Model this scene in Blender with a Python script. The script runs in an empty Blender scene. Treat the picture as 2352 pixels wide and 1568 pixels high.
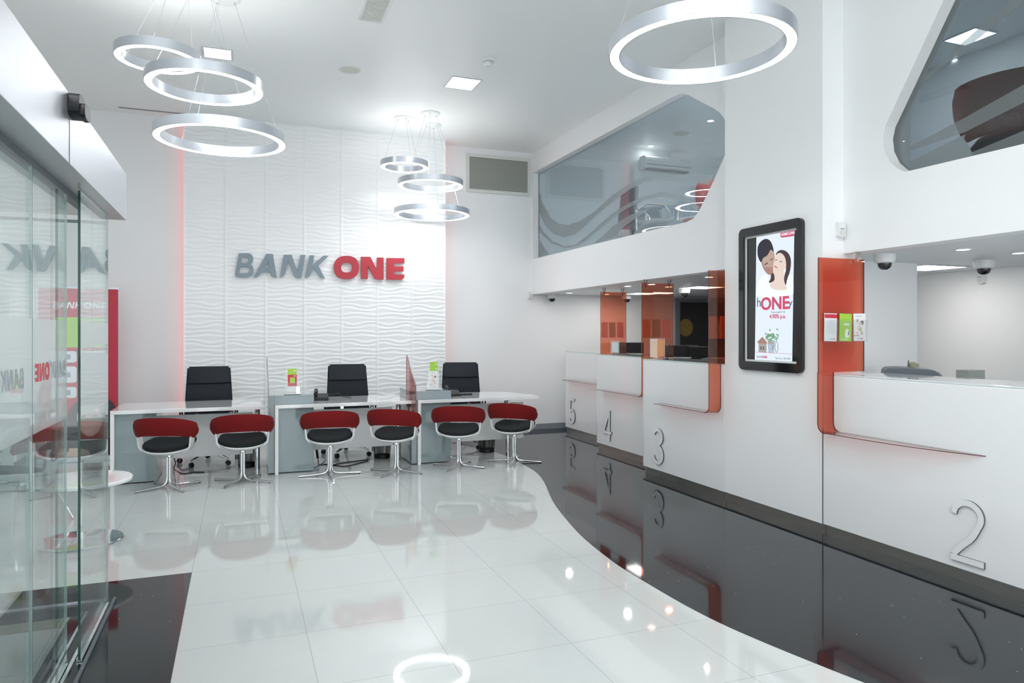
import bpy, bmesh, math, random
from mathutils import Vector, Matrix
from mathutils.geometry import tessellate_polygon
random.seed(7)
PI = math.pi
scn = bpy.context.scene
COL = scn.collection

# ------------------------------------------------------------------ camera model
F, CX, HY, EYE, TH = 1625.0, 1176.0, 764.0, 1.53, math.radians(21.13)
S, C = math.sin(TH), math.cos(TH)

def _a(px): return (px - CX) / F
def onD(px, py, d):
    a = _a(px)
    return Vector((d * (S + a * C), d * (C - a * S), EYE + (HY - py) / F * d))
def onX(px, py, X):
    return onD(px, py, X / (S + _a(px) * C))
def onY(px, py, Y):
    return onD(px, py, Y / (C - _a(px) * S))
def onZ(px, py, z=0.0):
    return onD(px, py, (EYE - z) * F / (py - HY))

# ------------------------------------------------------------------ materials
def mat(name, col, rough=0.5, metal=0.0, spec=0.5, coat=0.0, emit=None, estr=0.0, sheen=0.0):
    m = bpy.data.materials.new(name); m.use_nodes = True
    b = m.node_tree.nodes['Principled BSDF']
    b.inputs['Base Color'].default_value = (*col, 1)
    b.inputs['Roughness'].default_value = rough
    b.inputs['Metallic'].default_value = metal
    b.inputs['Specular IOR Level'].default_value = spec
    b.inputs['Coat Weight'].default_value = coat
    b.inputs['Coat Roughness'].default_value = 0.05
    b.inputs['Sheen Weight'].default_value = sheen
    if emit:
        b.inputs['Emission Color'].default_value = (*emit, 1)
        b.inputs['Emission Strength'].default_value = estr
    return m

def N(nt, t, **kw):
    n = nt.nodes.new(t)
    for k, v in kw.items():
        if k.startswith('i_'):
            n.inputs[int(k[2:])].default_value = v
        else:
            setattr(n, k, v)
    return n

def math_node(nt, op, a, b=None):
    n = nt.nodes.new('ShaderNodeMath'); n.operation = op
    for i, v in enumerate((a, b)):
        if v is None: continue
        if isinstance(v, (int, float)): n.inputs[i].default_value = v
        else: nt.links.new(v, n.inputs[i])
    return n.outputs[0]

def noise_bump(m, scale=200, strength=0.1, dist=0.002, stretch=None, colvar=None):
    nt = m.node_tree; b = nt.nodes['Principled BSDF']
    tc = nt.nodes.new('ShaderNodeTexCoord'); mp = nt.nodes.new('ShaderNodeMapping')
    if stretch: mp.inputs['Scale'].default_value = stretch
    nz = nt.nodes.new('ShaderNodeTexNoise'); nz.inputs['Scale'].default_value = scale
    nz.inputs['Detail'].default_value = 3
    bp = nt.nodes.new('ShaderNodeBump'); bp.inputs['Strength'].default_value = strength
    bp.inputs['Distance'].default_value = dist
    nt.links.new(tc.outputs['Object'], mp.inputs[0]); nt.links.new(mp.outputs[0], nz.inputs['Vector'])
    nt.links.new(nz.outputs[0], bp.inputs['Height']); nt.links.new(bp.outputs[0], b.inputs['Normal'])
    if colvar:
        base = b.inputs['Base Color'].default_value[:3]
        mx = nt.nodes.new('ShaderNodeMix'); mx.data_type = 'RGBA'
        mx.inputs[6].default_value = (*base, 1)
        mx.inputs[7].default_value = (*[min(1, c * colvar) for c in base], 1)
        nt.links.new(nz.outputs[0], mx.inputs[0]); nt.links.new(mx.outputs[2], b.inputs['Base Color'])
    return m

def glass(name, tint, f0=0.04, rough=0.0, gloss=1.0, haze=None, hazef=0.0):
    """thin architectural glass: tinted see-through plus a Schlick mirror term"""
    m = bpy.data.materials.new(name); m.use_nodes = True
    nt = m.node_tree; nt.nodes.clear()
    out = nt.nodes.new('ShaderNodeOutputMaterial')
    tr = nt.nodes.new('ShaderNodeBsdfTransparent'); tr.inputs[0].default_value = (*tint, 1)
    gl = nt.nodes.new('ShaderNodeBsdfGlossy'); gl.inputs['Color'].default_value = (gloss, gloss, gloss, 1)
    gl.inputs['Roughness'].default_value = rough
    ge = nt.nodes.new('ShaderNodeNewGeometry')
    dp = nt.nodes.new('ShaderNodeVectorMath'); dp.operation = 'DOT_PRODUCT'
    nt.links.new(ge.outputs['Normal'], dp.inputs[0]); nt.links.new(ge.outputs['Incoming'], dp.inputs[1])
    c = math_node(nt, 'ABSOLUTE', dp.outputs['Value'])
    s = math_node(nt, 'SUBTRACT', 1.0, c)
    p = math_node(nt, 'POWER', s, 5.0)
    q = math_node(nt, 'MULTIPLY', p, 1 - f0)
    f = math_node(nt, 'ADD', q, f0)
    mx = nt.nodes.new('ShaderNodeMixShader')
    nt.links.new(f, mx.inputs[0]); nt.links.new(gl.outputs[0], mx.inputs[2])
    if haze:
        df = nt.nodes.new('ShaderNodeBsdfDiffuse'); df.inputs[0].default_value = (*haze, 1)
        tl = nt.nodes.new('ShaderNodeBsdfTranslucent'); tl.inputs[0].default_value = (*haze, 1)
        m1 = nt.nodes.new('ShaderNodeMixShader'); m1.inputs[0].default_value = 0.5
        nt.links.new(df.outputs[0], m1.inputs[1]); nt.links.new(tl.outputs[0], m1.inputs[2])
        m2 = nt.nodes.new('ShaderNodeMixShader'); m2.inputs[0].default_value = hazef
        nt.links.new(tr.outputs[0], m2.inputs[1]); nt.links.new(m1.outputs[0], m2.inputs[2])
        nt.links.new(m2.outputs[0], mx.inputs[1])
    else:
        nt.links.new(tr.outputs[0], mx.inputs[1])
    nt.links.new(mx.outputs[0], out.inputs[0])
    return m

def emitter(name, col, strength):
    m = bpy.data.materials.new(name); m.use_nodes = True
    nt = m.node_tree; nt.nodes.clear()
    out = nt.nodes.new('ShaderNodeOutputMaterial'); e = nt.nodes.new('ShaderNodeEmission')
    e.inputs[0].default_value = (*col, 1); e.inputs[1].default_value = strength
    nt.links.new(e.outputs[0], out.inputs[0])
    return m

TX0, TY0, TW, TD = -0.278, 0.147, 0.6025, 0.6005
def tile_floor(name, base, var, line, rough, spec, sparkle=False, coat=0.0):
    m = mat(name, base, rough, spec=spec, coat=coat)
    nt = m.node_tree; b = nt.nodes['Principled BSDF']
    ge = nt.nodes.new('ShaderNodeNewGeometry'); sp = nt.nodes.new('ShaderNodeSeparateXYZ')
    nt.links.new(ge.outputs['Position'], sp.inputs[0])
    u = math_node(nt, 'DIVIDE', math_node(nt, 'SUBTRACT', sp.outputs[0], TX0), TW)
    v = math_node(nt, 'DIVIDE', math_node(nt, 'SUBTRACT', sp.outputs[1], TY0), TD)
    def edge(w):
        fr = math_node(nt, 'FRACT', math_node(nt, 'ADD', w, 50.0))
        return math_node(nt, 'MINIMUM', fr, math_node(nt, 'SUBTRACT', 1.0, fr))
    e = math_node(nt, 'MINIMUM', edge(u), edge(v))
    grout = math_node(nt, 'LESS_THAN', e, 0.0022)
    fu = math_node(nt, 'FLOOR', math_node(nt, 'ADD', u, 50.0)); fv = math_node(nt, 'FLOOR', math_node(nt, 'ADD', v, 50.0))
    cb = nt.nodes.new('ShaderNodeCombineXYZ'); nt.links.new(fu, cb.inputs[0]); nt.links.new(fv, cb.inputs[1])
    wn = nt.nodes.new('ShaderNodeTexWhiteNoise'); wn.noise_dimensions = '2D'; nt.links.new(cb.outputs[0], wn.inputs['Vector'])
    nz = nt.nodes.new('ShaderNodeTexNoise'); nz.inputs['Scale'].default_value = 1.6; nz.inputs['Detail'].default_value = 4
    nt.links.new(ge.outputs['Position'], nz.inputs['Vector'])
    f = math_node(nt, 'MULTIPLY', math_node(nt, 'ADD', wn.outputs[0], nz.outputs[0]), 0.5)
    mx = nt.nodes.new('ShaderNodeMix'); mx.data_type = 'RGBA'
    mx.inputs[6].default_value = (*base, 1); mx.inputs[7].default_value = (*var, 1); nt.links.new(f, mx.inputs[0])
    m2 = nt.nodes.new('ShaderNodeMix'); m2.data_type = 'RGBA'
    nt.links.new(mx.outputs[2], m2.inputs[6]); m2.inputs[7].default_value = (*line, 1); nt.links.new(grout, m2.inputs[0])
    last = m2.outputs[2]
    if sparkle:
        vo = nt.nodes.new('ShaderNodeTexVoronoi'); vo.inputs['Scale'].default_value = 16
        nt.links.new(ge.outputs['Position'], vo.inputs['Vector'])
        near = math_node(nt, 'LESS_THAN', vo.outputs['Distance'], 0.042)
        sx = nt.nodes.new('ShaderNodeSeparateColor'); nt.links.new(vo.outputs['Color'], sx.inputs[0])
        few = math_node(nt, 'GREATER_THAN', sx.outputs[0], 0.35)
        k = math_node(nt, 'MULTIPLY', near, few)
        m3 = nt.nodes.new('ShaderNodeMix'); m3.data_type = 'RGBA'
        nt.links.new(last, m3.inputs[6]); m3.inputs[7].default_value = (0.75, 0.8, 0.95, 1); nt.links.new(k, m3.inputs[0])
        last = m3.outputs[2]
    nt.links.new(last, b.inputs['Base Color'])
    return m

M = dict(
    wall=noise_bump(mat('wall_paint', (0.885, 0.90, 0.905), 0.55), 60, 0.03, 0.001),
    ceil=noise_bump(mat('ceiling_paint', (0.90, 0.925, 0.92), 0.36), 20, 0.02, 0.001),
    wave=mat('wave_panel_white', (0.89, 0.905, 0.91), 0.42),
    lam=mat('gloss_white_laminate', (0.87, 0.885, 0.89), 0.16, coat=0.6),
    lamd=mat('mirror_gloss_white_desk', (0.86, 0.88, 0.89), 0.05, spec=.7, coat=0.8),
    plastic=mat('white_plastic', (0.80, 0.82, 0.82), 0.35),
    plastic2=mat('white_plastic_shell', (0.78, 0.8, 0.8), 0.3, coat=0.3),
    ceram=mat('offwhite_speaker_grille', (0.68, 0.68, 0.64), 0.6),
    alu=noise_bump(mat('brushed_aluminium', (0.62, 0.65, 0.70), 0.33, 0.75), 30, 0.05, 0.001, (1, 1, 20)),
    beam=noise_bump(mat('brushed_silver_panel', (0.60, 0.62, 0.66), 0.30, 0.85), 14, 0.25, 0.002, (90, 0.8, 90)),
    chrome=mat('chrome', (0.78, 0.79, 0.80), 0.07, 1.0),
    steel=noise_bump(mat('stainless_kick_plate', (0.62, 0.62, 0.58), 0.30, 1.0), 8, 0.08, 0.003, (1, 6, 1)),
    wire=mat('steel_wire', (0.55, 0.57, 0.58), 0.4, 0.6),
    red=noise_bump(mat('red_fabric', (0.175, 0.008, 0.009), 0.85, spec=.2, sheen=0.03), 900, 0.25, 0.0008),
    red2=mat('red_upholstery_brightened', (0.45, 0.055, 0.045), 0.8),  # red brightened in the colour to offset poor light and dark glass
    blackf=noise_bump(mat('charcoal_fabric', (0.017, 0.020, 0.022), 0.9, spec=.2), 900, 0.25, 0.0008),
    leather=noise_bump(mat('black_leather', (0.013, 0.017, 0.024), 0.6, spec=.25), 500, 0.15, 0.0006),
    black=mat('black_plastic', (0.010, 0.011, 0.013), 0.4, spec=.3),
    blackg=mat('black_gloss', (0.012, 0.013, 0.015), 0.06, coat=0.5),
    greyg=mat('grey_back_painted_glass', (0.26, 0.33, 0.345), 0.12, coat=0.6),
    dgrey=mat('dark_grey_plastic', (0.10, 0.12, 0.14), 0.4),
    mgrey=mat('mid_grey_plastic', (0.25, 0.28, 0.30), 0.4),
    skirt=mat('grey_skirting', (0.27, 0.30, 0.33), 0.3),
    grille=mat('grey_green_grille', (0.40, 0.42, 0.38), 0.55),
    vframe=mat('vent_frame', (0.70, 0.72, 0.68), 0.5),
    dwood=noise_bump(mat('dark_wenge_door', (0.028, 0.028, 0.030), 0.4), 3, 0.1, 0.002, (30, 1, 1), colvar=2.2),
    yellow=mat('dull_yellow_disc', (0.33, 0.24, 0.07), 0.5),
    gframe=mat('grey_door_frame', (0.22, 0.26, 0.29), 0.45),
    logo_grey=mat('sign_slate_grey', (0.21, 0.27, 0.315), 0.35),
    logo_red=mat('sign_red', (0.47, 0.03, 0.048), 0.4),
    clear=glass('clear_acrylic', (0.97, 0.98, 0.98), 0.05),
    door=glass('door_glass', (0.925, 0.965, 0.955), 0.085),
    smoke=glass('smoked_window_glass', (0.81, 0.865, 0.89), 0.07),
    orange=glass('orange_glass', (0.89, 0.41, 0.285), 0.07),
    smoke2=glass('smoked_glass_room_dimmed', (0.38, 0.42, 0.445), 0.06),  # right mezzanine window: dimness of the room behind put into the tint
    orange2=glass('orange_glass_reflection_tint', (0.93, 0.50, 0.37), 0.07),  # same orange glass, room reflections put into a lighter tint
    pink=glass('pink_shelf_glass', (0.94, 0.78, 0.77), 0.04),
    dedge=mat('dark_glass_edge', (0.13, 0.045, 0.045), 0.2),
    gedge=mat('green_glass_edge', (0.004, 0.06, 0.045), 0.15),
    ledge=mat('pale_glass_edge', (0.55, 0.68, 0.66), 0.2),
    frost=glass('frosted_vinyl', (0.97, 0.99, 0.99), 0.03, haze=(0.90, 0.95, 0.95), hazef=0.70),
    frostw=glass('frosted_window_film', (0.97, 0.99, 0.99), 0.03, haze=(0.36, 0.39, 0.40), hazef=0.68),
    ring=emitter('ring_light_diffuser', (0.985, 0.99, 1.0), 7.0),
    uplight=emitter('added_ring_uplight', (0.985, 0.99, 0.985), 3.3),
    dim=emitter('hidden_fill_panel_diffuser', (0.97, 0.985, 1.0), 7.0),
    panel=emitter('panel_light_diffuser', (0.985, 0.99, 1.0), 16.0),
    spot=emitter('downlight_lens', (1.0, 0.97, 0.93), 3.0),
    led=emitter('red_led_strip', (1.0, 0.27, 0.26), 1.1),
    paper=mat('white_paper', (0.82, 0.83, 0.84), 0.5),
    green=mat('lime_green_print', (0.36, 0.62, 0.06), 0.5),
    redp=mat('crimson_print', (0.58, 0.03, 0.06), 0.5),
    banner=mat('banner_red', (0.50, 0.03, 0.055), 0.5),
    lilac=mat('banner_pale_box', (0.74, 0.75, 0.80), 0.5),
    skin=mat('printed_skin', (0.66, 0.45, 0.36), 0.6),
    skin2=mat('printed_pale_skin', (0.78, 0.64, 0.56), 0.6),
    hair=mat('printed_dark_hair', (0.06, 0.05, 0.06), 0.6),
    ink=mat('grey_ink', (0.30, 0.33, 0.36), 0.6),
    vinyl_grey=mat('vinyl_grey', (0.33, 0.37, 0.39), 0.6), vinyl_red=mat('vinyl_red', (0.55, 0.10, 0.11), 0.6),
    cable=mat('black_cable', (0.02, 0.02, 0.025), 0.5),
    bluec=mat('blue_cable', (0.08, 0.14, 0.35), 0.5),
    tan=mat('tan_paper', (0.68, 0.38, 0.14), 0.5),
    number=mat('number_white', (0.83, 0.85, 0.86), 0.3),
    nedge=mat('number_dark_edge', (0.10, 0.11, 0.12), 0.4),
    granite=tile_floor('black_sparkle_granite', (0.004, 0.007, 0.010), (0.008, 0.011, 0.015), (0.001, 0.001, 0.002), 0.05, 0.33, True, 0.0),
    tile=tile_floor('polished_white_tile', (0.57, 0.60, 0.59), (0.54, 0.565, 0.555), (0.34, 0.34, 0.33), 0.045, 0.5, False, 0.0),
    tabletop=glass('table_glass', (0.60, 0.74, 0.80), 0.06, haze=(0.35, 0.5, 0.58), hazef=0.35),
    mesh=None,
)
def scr(name, col, s=1.0): return emitter('screen_' + name, col, s * .33)
SC = dict(bg=scr('pale_blue', (0.72, 0.80, 0.90), 0.95), hair=scr('dark_hair', (0.045, 0.045, 0.06)), hair2=scr('brown_hair', (0.075, 0.055, 0.06)),
          skin=scr('tan_skin', (0.46, 0.33, 0.28)), skin2=scr('light_skin', (0.72, 0.60, 0.53)), white=scr('white_cloth', (0.80, 0.86, 0.93)),
          pink=scr('rose', (0.55, 0.09, 0.16)), grey=scr('grey_text', (0.12, 0.10, 0.16)), lip=scr('lip', (0.5, 0.22, 0.24)),
          house=scr('wood', (0.36, 0.34, 0.33)), leaf=scr('leaf', (0.16, 0.32, 0.18)), pot=scr('bucket', (0.42, 0.47, 0.60)),
          blush=scr('shadow_skin', (0.36, 0.22, 0.18)))

def mesh_bin():
    m = mat('black_wire_mesh', (0.02, 0.02, 0.02), 0.5, 0.3)
    nt = m.node_tree; b = nt.nodes['Principled BSDF']
    tc = nt.nodes.new('ShaderNodeTexCoord'); sp = nt.nodes.new('ShaderNodeSeparateXYZ'); nt.links.new(tc.outputs['Object'], sp.inputs[0])
    ang = math_node(nt, 'MULTIPLY', math_node(nt, 'ARCTAN2', sp.outputs[1], sp.outputs[0]), 0.13)
    z = sp.outputs[2]
    def ln(a):
        fr = math_node(nt, 'FRACT', math_node(nt, 'ADD', math_node(nt, 'MULTIPLY', a, 140.0), 100.0))
        return math_node(nt, 'LESS_THAN', fr, 0.36)
    k = math_node(nt, 'MAXIMUM', ln(math_node(nt, 'ADD', ang, z)), ln(math_node(nt, 'SUBTRACT', ang, z)))
    nt.links.new(k, b.inputs['Alpha'])
    return m
M['mesh'] = mesh_bin()

# ------------------------------------------------------------------ mesh builder
class MB:
    def __init__(s): s.bm = bmesh.new()
    def face(s, pts, mi=0):
        try:
            f = s.bm.faces.new([s.bm.verts.new(p) for p in pts]); f.material_index = mi
        except ValueError: pass
        return s
    def box(s, x0, x1, y0, y1, z0, z1, mi=0):
        v = [s.bm.verts.new((x, y, z)) for x in (x0, x1) for y in (y0, y1) for z in (z0, z1)]
        for q in ((0, 1, 3, 2), (4, 6, 7, 5), (0, 4, 5, 1), (2, 3, 7, 6), (0, 2, 6, 4), (1, 5, 7, 3)):
            s.bm.faces.new([v[i] for i in q]).material_index = mi
        return s
    def poly(s, loops, mat4, depth, mi=0, side=None, back=True):
        """2-D loops (first outer, rest holes) extruded by depth along local +z of mat4"""
        L = [[Vector((p[0], p[1], 0)) for p in lp] for lp in loops]
        flat = [p for lp in L for p in lp]
        tris = tessellate_polygon(L)
        top = [s.bm.verts.new(mat4 @ Vector((p.x, p.y, depth))) for p in flat]
        bot = [s.bm.verts.new(mat4 @ Vector((p.x, p.y, 0))) for p in flat] if depth else None
        nrm = (mat4.to_3x3() @ Vector((0, 0, 1)))
        for t in tris:
            a, b, c = [top[i].co for i in t]
            t2 = t if (b - a).cross(c - a).dot(nrm) >= 0 else t[::-1]
            try: s.bm.faces.new([top[i] for i in t2]).material_index = mi
            except ValueError: continue
            if depth and back:
                try: s.bm.faces.new([bot[i] for i in t2[::-1]]).material_index = mi
                except ValueError: pass
        if depth:
            k = 0
            for lp in L:
                n = len(lp)
                for i in range(n):
                    j = (i + 1) % n
                    try: s.bm.faces.new([bot[k + i], bot[k + j], top[k + j], top[k + i]]).material_index = mi if side is None else side
                    except ValueError: pass
                k += n
        return s
    def tube(s, path, r, seg=8, closed=False, mi=0, cap=True):
        path = [Vector(p) for p in path]; n = len(path); rings = []
        up = Vector((0, 0, 1)); prev = None
        for i, p in enumerate(path):
            if closed: t = path[(i + 1) % n] - path[i - 1]
            else: t = path[min(i + 1, n - 1)] - path[max(i - 1, 0)]
            t.normalize()
            if prev is None:
                a = t.cross(up)
                if a.length < 1e-3: a = t.cross(Vector((1, 0, 0)))
            else:
                a = prev - t * prev.dot(t)
            a.normalize(); prev = a; b = t.cross(a)
            rr = r[i] if isinstance(r, (list, tuple)) else r
            rings.append([s.bm.verts.new(p + a * rr * math.cos(2 * PI * k / seg) + b * rr * math.sin(2 * PI * k / seg)) for k in range(seg)])
        m = n if closed else n - 1
        for i in range(m):
            A, B = rings[i], rings[(i + 1) % n]
            for k in range(seg):
                f = s.bm.faces.new([A[k], A[(k + 1) % seg], B[(k + 1) % seg], B[k]]); f.material_index = mi
        if cap and not closed:
            s.bm.faces.new(rings[0][::-1]).material_index = mi; s.bm.faces.new(rings[-1]).material_index = mi
        return s
    def lathe(s, prof, c=(0, 0, 0), seg=32, mi=0, closed=False, squash=1.0):
        rings = []
        for r, z in prof:
            if r < 1e-5: rings.append([s.bm.verts.new((c[0], c[1], c[2] + z))])
            else: rings.append([s.bm.verts.new((c[0] + r * math.cos(2 * PI * k / seg), c[1] + squash * r * math.sin(2 * PI * k / seg), c[2] + z)) for k in range(seg)])
        m = len(rings) if closed else len(rings) - 1
        for i in range(m):
            A, B = rings[i], rings[(i + 1) % len(rings)]
            for k in range(seg):
                k2 = (k + 1) % seg
                if len(A) == 1 and len(B) == 1: continue
                if len(A) == 1: q = [A[0], B[k2], B[k]]
                elif len(B) == 1: q = [A[k], A[k2], B[0]]
                else: q = [A[k], A[k2], B[k2], B[k]]
                s.bm.faces.new(q).material_index = mi
        return s
    def grid(s, rows, mi=0, closed_u=False, thick=None):
        """surface from rows of points; thick gives a second offset layer as rows2"""
        V = [[s.bm.verts.new(p) for p in r] for r in rows]
        n = len(V[0])
        for i in range(len(V) - 1):
            for j in range(n if closed_u else n - 1):
                k = (j + 1) % n
                s.bm.faces.new([V[i][j], V[i][k], V[i + 1][k], V[i + 1][j]]).material_index = mi
        return V
    def build(s, name, m, parent=None, smooth=False, bevel=0.0, loc=None, seg=2):
        bmesh.ops.recalc_face_normals(s.bm, faces=s.bm.faces)
        me = bpy.data.meshes.new(name); s.bm.to_mesh(me); s.bm.free()
        for x in (m if isinstance(m, (list, tuple)) else [m]): me.materials.append(x)
        if smooth:
            for p in me.polygons: p.use_smooth = True
        o = bpy.data.objects.new(name, me); COL.objects.link(o)
        if parent: o.parent = parent
        if loc: o.location = loc
        if bevel:
            md = o.modifiers.new('bevel', 'BEVEL'); md.width = bevel; md.segments = seg; md.limit_method = 'ANGLE'
            md.angle_limit = math.radians(40)
        if smooth:
            try:
                md = o.modifiers.new('wn', 'WEIGHTED_NORMAL'); md.keep_sharp = True
            except Exception: pass
            me.set_sharp_from_angle(angle=math.radians(42))
        return o

def thing(name, label, cat, loc=(0, 0, 0), rotz=0.0, group=None):
    o = bpy.data.objects.new(name, None); COL.objects.link(o)
    o.empty_display_size = 0.1
    o.location = loc; o.rotation_euler = (0, 0, rotz); o['label'] = label; o['category'] = cat
    if group: o['group'] = group
    return o
def tag(o, label, cat, group=None):
    o['label'] = label; o['category'] = cat
    if group: o['group'] = group
    return o
def struct(o):
    o['kind'] = 'structure'; return o
def dup(root, loc, rotz, label, group=None):
    r = root.copy(); COL.objects.link(r); r.location = loc; r.rotation_euler = (0, 0, rotz); r['label'] = label
    if group: r['group'] = group
    def rec(a, b):
        for ch in list(a.children):
            c = ch.copy(); COL.objects.link(c); c.parent = b
            rec(ch, c)
    rec(root, r)
    return r

# planes: matrices whose local x runs along the writing and z faces the reader
def MX(o):   # faces -X, reads towards -Y
    return Matrix(((0, 0, -1, o[0]), (-1, 0, 0, o[1]), (0, 1, 0, o[2]), (0, 0, 0, 1)))
def MY(o):   # faces -Y, reads towards +X
    return Matrix(((1, 0, 0, o[0]), (0, 0, -1, o[1]), (0, 1, 0, o[2]), (0, 0, 0, 1)))
def MZ(o):
    return Matrix.Translation(Vector(o))
def pxX(pts, X):     # pixel outline -> loop in MX((X,0,0)) coordinates
    r = []
    for p in pts:
        w = onX(p[0], p[1], X); r.append((-w.y, w.z))
    return r
def pxY(pts, Y):
    r = []
    for p in pts:
        w = onY(p[0], p[1], Y); r.append((w.x, w.z))
    return r
def ell(cx, cy, rx, ry, n=28, p=2.0, rot=0.0):
    o = []
    for k in range(n):
        t = 2 * PI * k / n; c, s_ = math.cos(t), math.sin(t)
        x = rx * math.copysign(abs(c) ** (2 / p), c); y = ry * math.copysign(abs(s_) ** (2 / p), s_)
        o.append((cx + x * math.cos(rot) - y * math.sin(rot), cy + x * math.sin(rot) + y * math.cos(rot)))
    return o
def rrect(x0, x1, y0, y1, r, n=6):
    o = []
    for cx, cy, a in ((x1 - r, y1 - r, 0), (x0 + r, y1 - r, 90), (x0 + r, y0 + r, 180), (x1 - r, y0 + r, 270)):
        for k in range(n + 1):
            t = math.radians(a + 90 * k / n); o.append((cx + r * math.cos(t), cy + r * math.sin(t)))
    return o
def smooth_loop(pts, it=2, closed=True):
    for _ in range(it):
        q = []; n = len(pts)
        for i in range(n if closed else n - 1):
            a, b = pts[i], pts[(i + 1) % n]
            q.append((a[0] * .75 + b[0] * .25, a[1] * .75 + b[1] * .25)); q.append((a[0] * .25 + b[0] * .75, a[1] * .25 + b[1] * .75))
        if not closed: q = [pts[0]] + q + [pts[-1]]
        pts = q
    return pts

def text(body, size, mat4, m, parent, name='lettering', bold=0.0, depth=0.001, align='LEFT', sx=1.0, shear=0.0, res=6):
    cu = bpy.data.curves.new('t', 'FONT'); cu.body = body; cu.size = size; cu.extrude = depth / 2; cu.offset = bold
    cu.align_x = align; cu.shear = shear; cu.resolution_u = res
    ob = bpy.data.objects.new('t', cu); COL.objects.link(ob)
    dg = bpy.context.evaluated_depsgraph_get(); dg.update()
    me = bpy.data.meshes.new_from_object(ob.evaluated_get(dg))
    bpy.data.objects.remove(ob); bpy.data.curves.remove(cu)
    me.name = name; me.materials.clear(); me.materials.append(m)
    me.transform(mat4 @ Matrix.Diagonal((sx, 1, 1, 1)))
    o = bpy.data.objects.new(name, me); COL.objects.link(o)
    if parent: o.parent = parent
    return o

# ------------------------------------------------------------------ the word mark, traced as outlines
LG = {
 'B': [[(248,212),(350,212),(382,219),(404,238),(415,262),(414,295),(405,322),(386,345),(408,360),(419,385),(420,420),(410,458),(385,482),(350,492),(240,492),(215,484),(205,464),(206,445)],
       [(285,256),(340,256),(357,266),(362,285),(357,310),(338,325),(275,325)], [(263,370),(350,370),(368,378),(375,398),(368,428),(345,445),(253,445)]],
 'A': [[(572,220),(648,220),(692,496),(660,496),(640,488),(631,470),(624,434),(512,434),(480,478),(462,490),(445,493),(422,493)], [(597,303),(606,384),(552,384)]],
 'N': [[(778,230),(868,231),(938,432),(975,232),(1029,232),(982,500),(932,500),(906,490),(893,468),(826,300),(795,440),(780,475),(757,493),(730,497)]],
 'K': [[(1080,236),(1135,236),(1112,350),(1243,241),(1302,241),(1182,358),(1258,506),(1222,504),(1200,492),(1120,372),(1095,455),(1078,485),(1055,498),(1028,501)]],
 'O': [ell(1512,379,147,137,40,2.35), ell(1514,380,65,57,28,2.6)],
 'M': [[(1683,253),(1793,256),(1868,405),(1873,261),(1948,263),(1948,520),(1868,520),(1846,510),(1833,492),(1764,360),(1762,514),(1683,512)]],
 'E': [[(1984,266),(2192,270),(2192,330),(2068,329),(2068,366),(2180,368),(2180,425),(2068,424),(2068,461),(2192,464),(2190,490),(2176,512),(2150,523),(1984,521)]],
}
YF = 10.08            # face of the wave-panel wall
LOGO = {}
for k, lps in LG.items():
    LOGO[k] = [pxY([(500 + x / 5.113, 540 + y / 5.113) for x, y in lp], YF - 0.03) for lp in lps]
lx0 = min(p[0] for l in LOGO['B'] for p in l); lx1 = max(p[0] for l in LOGO['E'] for p in l)
lz0 = min(p[1] for l in LOGO['N'] for p in l); LW = lx1 - lx0
LOGO = {k: [[((x - lx0) / LW, (z - lz0) / LW) for x, z in lp] for lp in v] for k, v in LOGO.items()}
def logo(width, mat4, m1, m2, parent, depth=0.001, each=False, prefix='letter'):
    a, b = MB(), MB()
    for k in 'BANKOME':
        lps = [[(x * width, z * width) for x, z in lp] for lp in LOGO[k]]
        if each:
            o = MB().poly(lps, mat4, depth).build('letter', m1 if k in 'BANK' else m2, parent)
            o['label'] = ('slate grey letter ' if k in 'BANK' else 'red letter ') + ('N' if k == 'M' else k)
        else: (a if k in 'BANK' else b).poly(lps, mat4, depth)
    if not each:
        a.build('wordmark', m1, parent); b.build('wordmark', m2, parent)

# ------------------------------------------------------------------ ROOM
XW, YB, ZC = 4.34, 10.35, 4.37       # right wall plane, back wall, ceiling
XL, YN = -3.3, -3.2                  # left wall, street side
XR = 8.7                             # far wall behind the teller hall
ZS, ZM, ZMC = 2.14, 2.5, 4.64        # soffit over tellers, mezzanine floor, mezzanine ceiling

struct(MB().box(XL - .2, XR + .2, YN - .2, YB + .2, -0.12, 0.0).build('floor', M['tile']))
struct(MB().box(XL - .2, XW + .02, YN - .2, YB + .2, ZC, ZC + 0.12).build('ceiling', M['ceil']))
struct(MB().box(XL - .2, XR + .2, YB, YB + .2, 0, ZMC).build('wall_back', M['wall']))
struct(MB().box(XL - .2, XL, YN, YB, 0, ZC).build('wall_left', M['wall']))
struct(MB().box(XR, XR + .2, YN, YB, 0, ZMC).build('wall_right', M['wall']))
# street side: wide shop-front openings, daylight comes through them from the sky
fw = MB()
fw.box(XL, XR, YN - .2, YN, 3.4, ZMC)
for x in (-3.3, -1.2, 0.9, 3.0, 5.1, 7.2): fw.box(x, x + 0.14, YN - .2, YN, 0, 3.4)
fw.box(XL, XR, YN - .2, YN, 0, 0.1)
struct(fw.build('wall_front', M['wall']))

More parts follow.
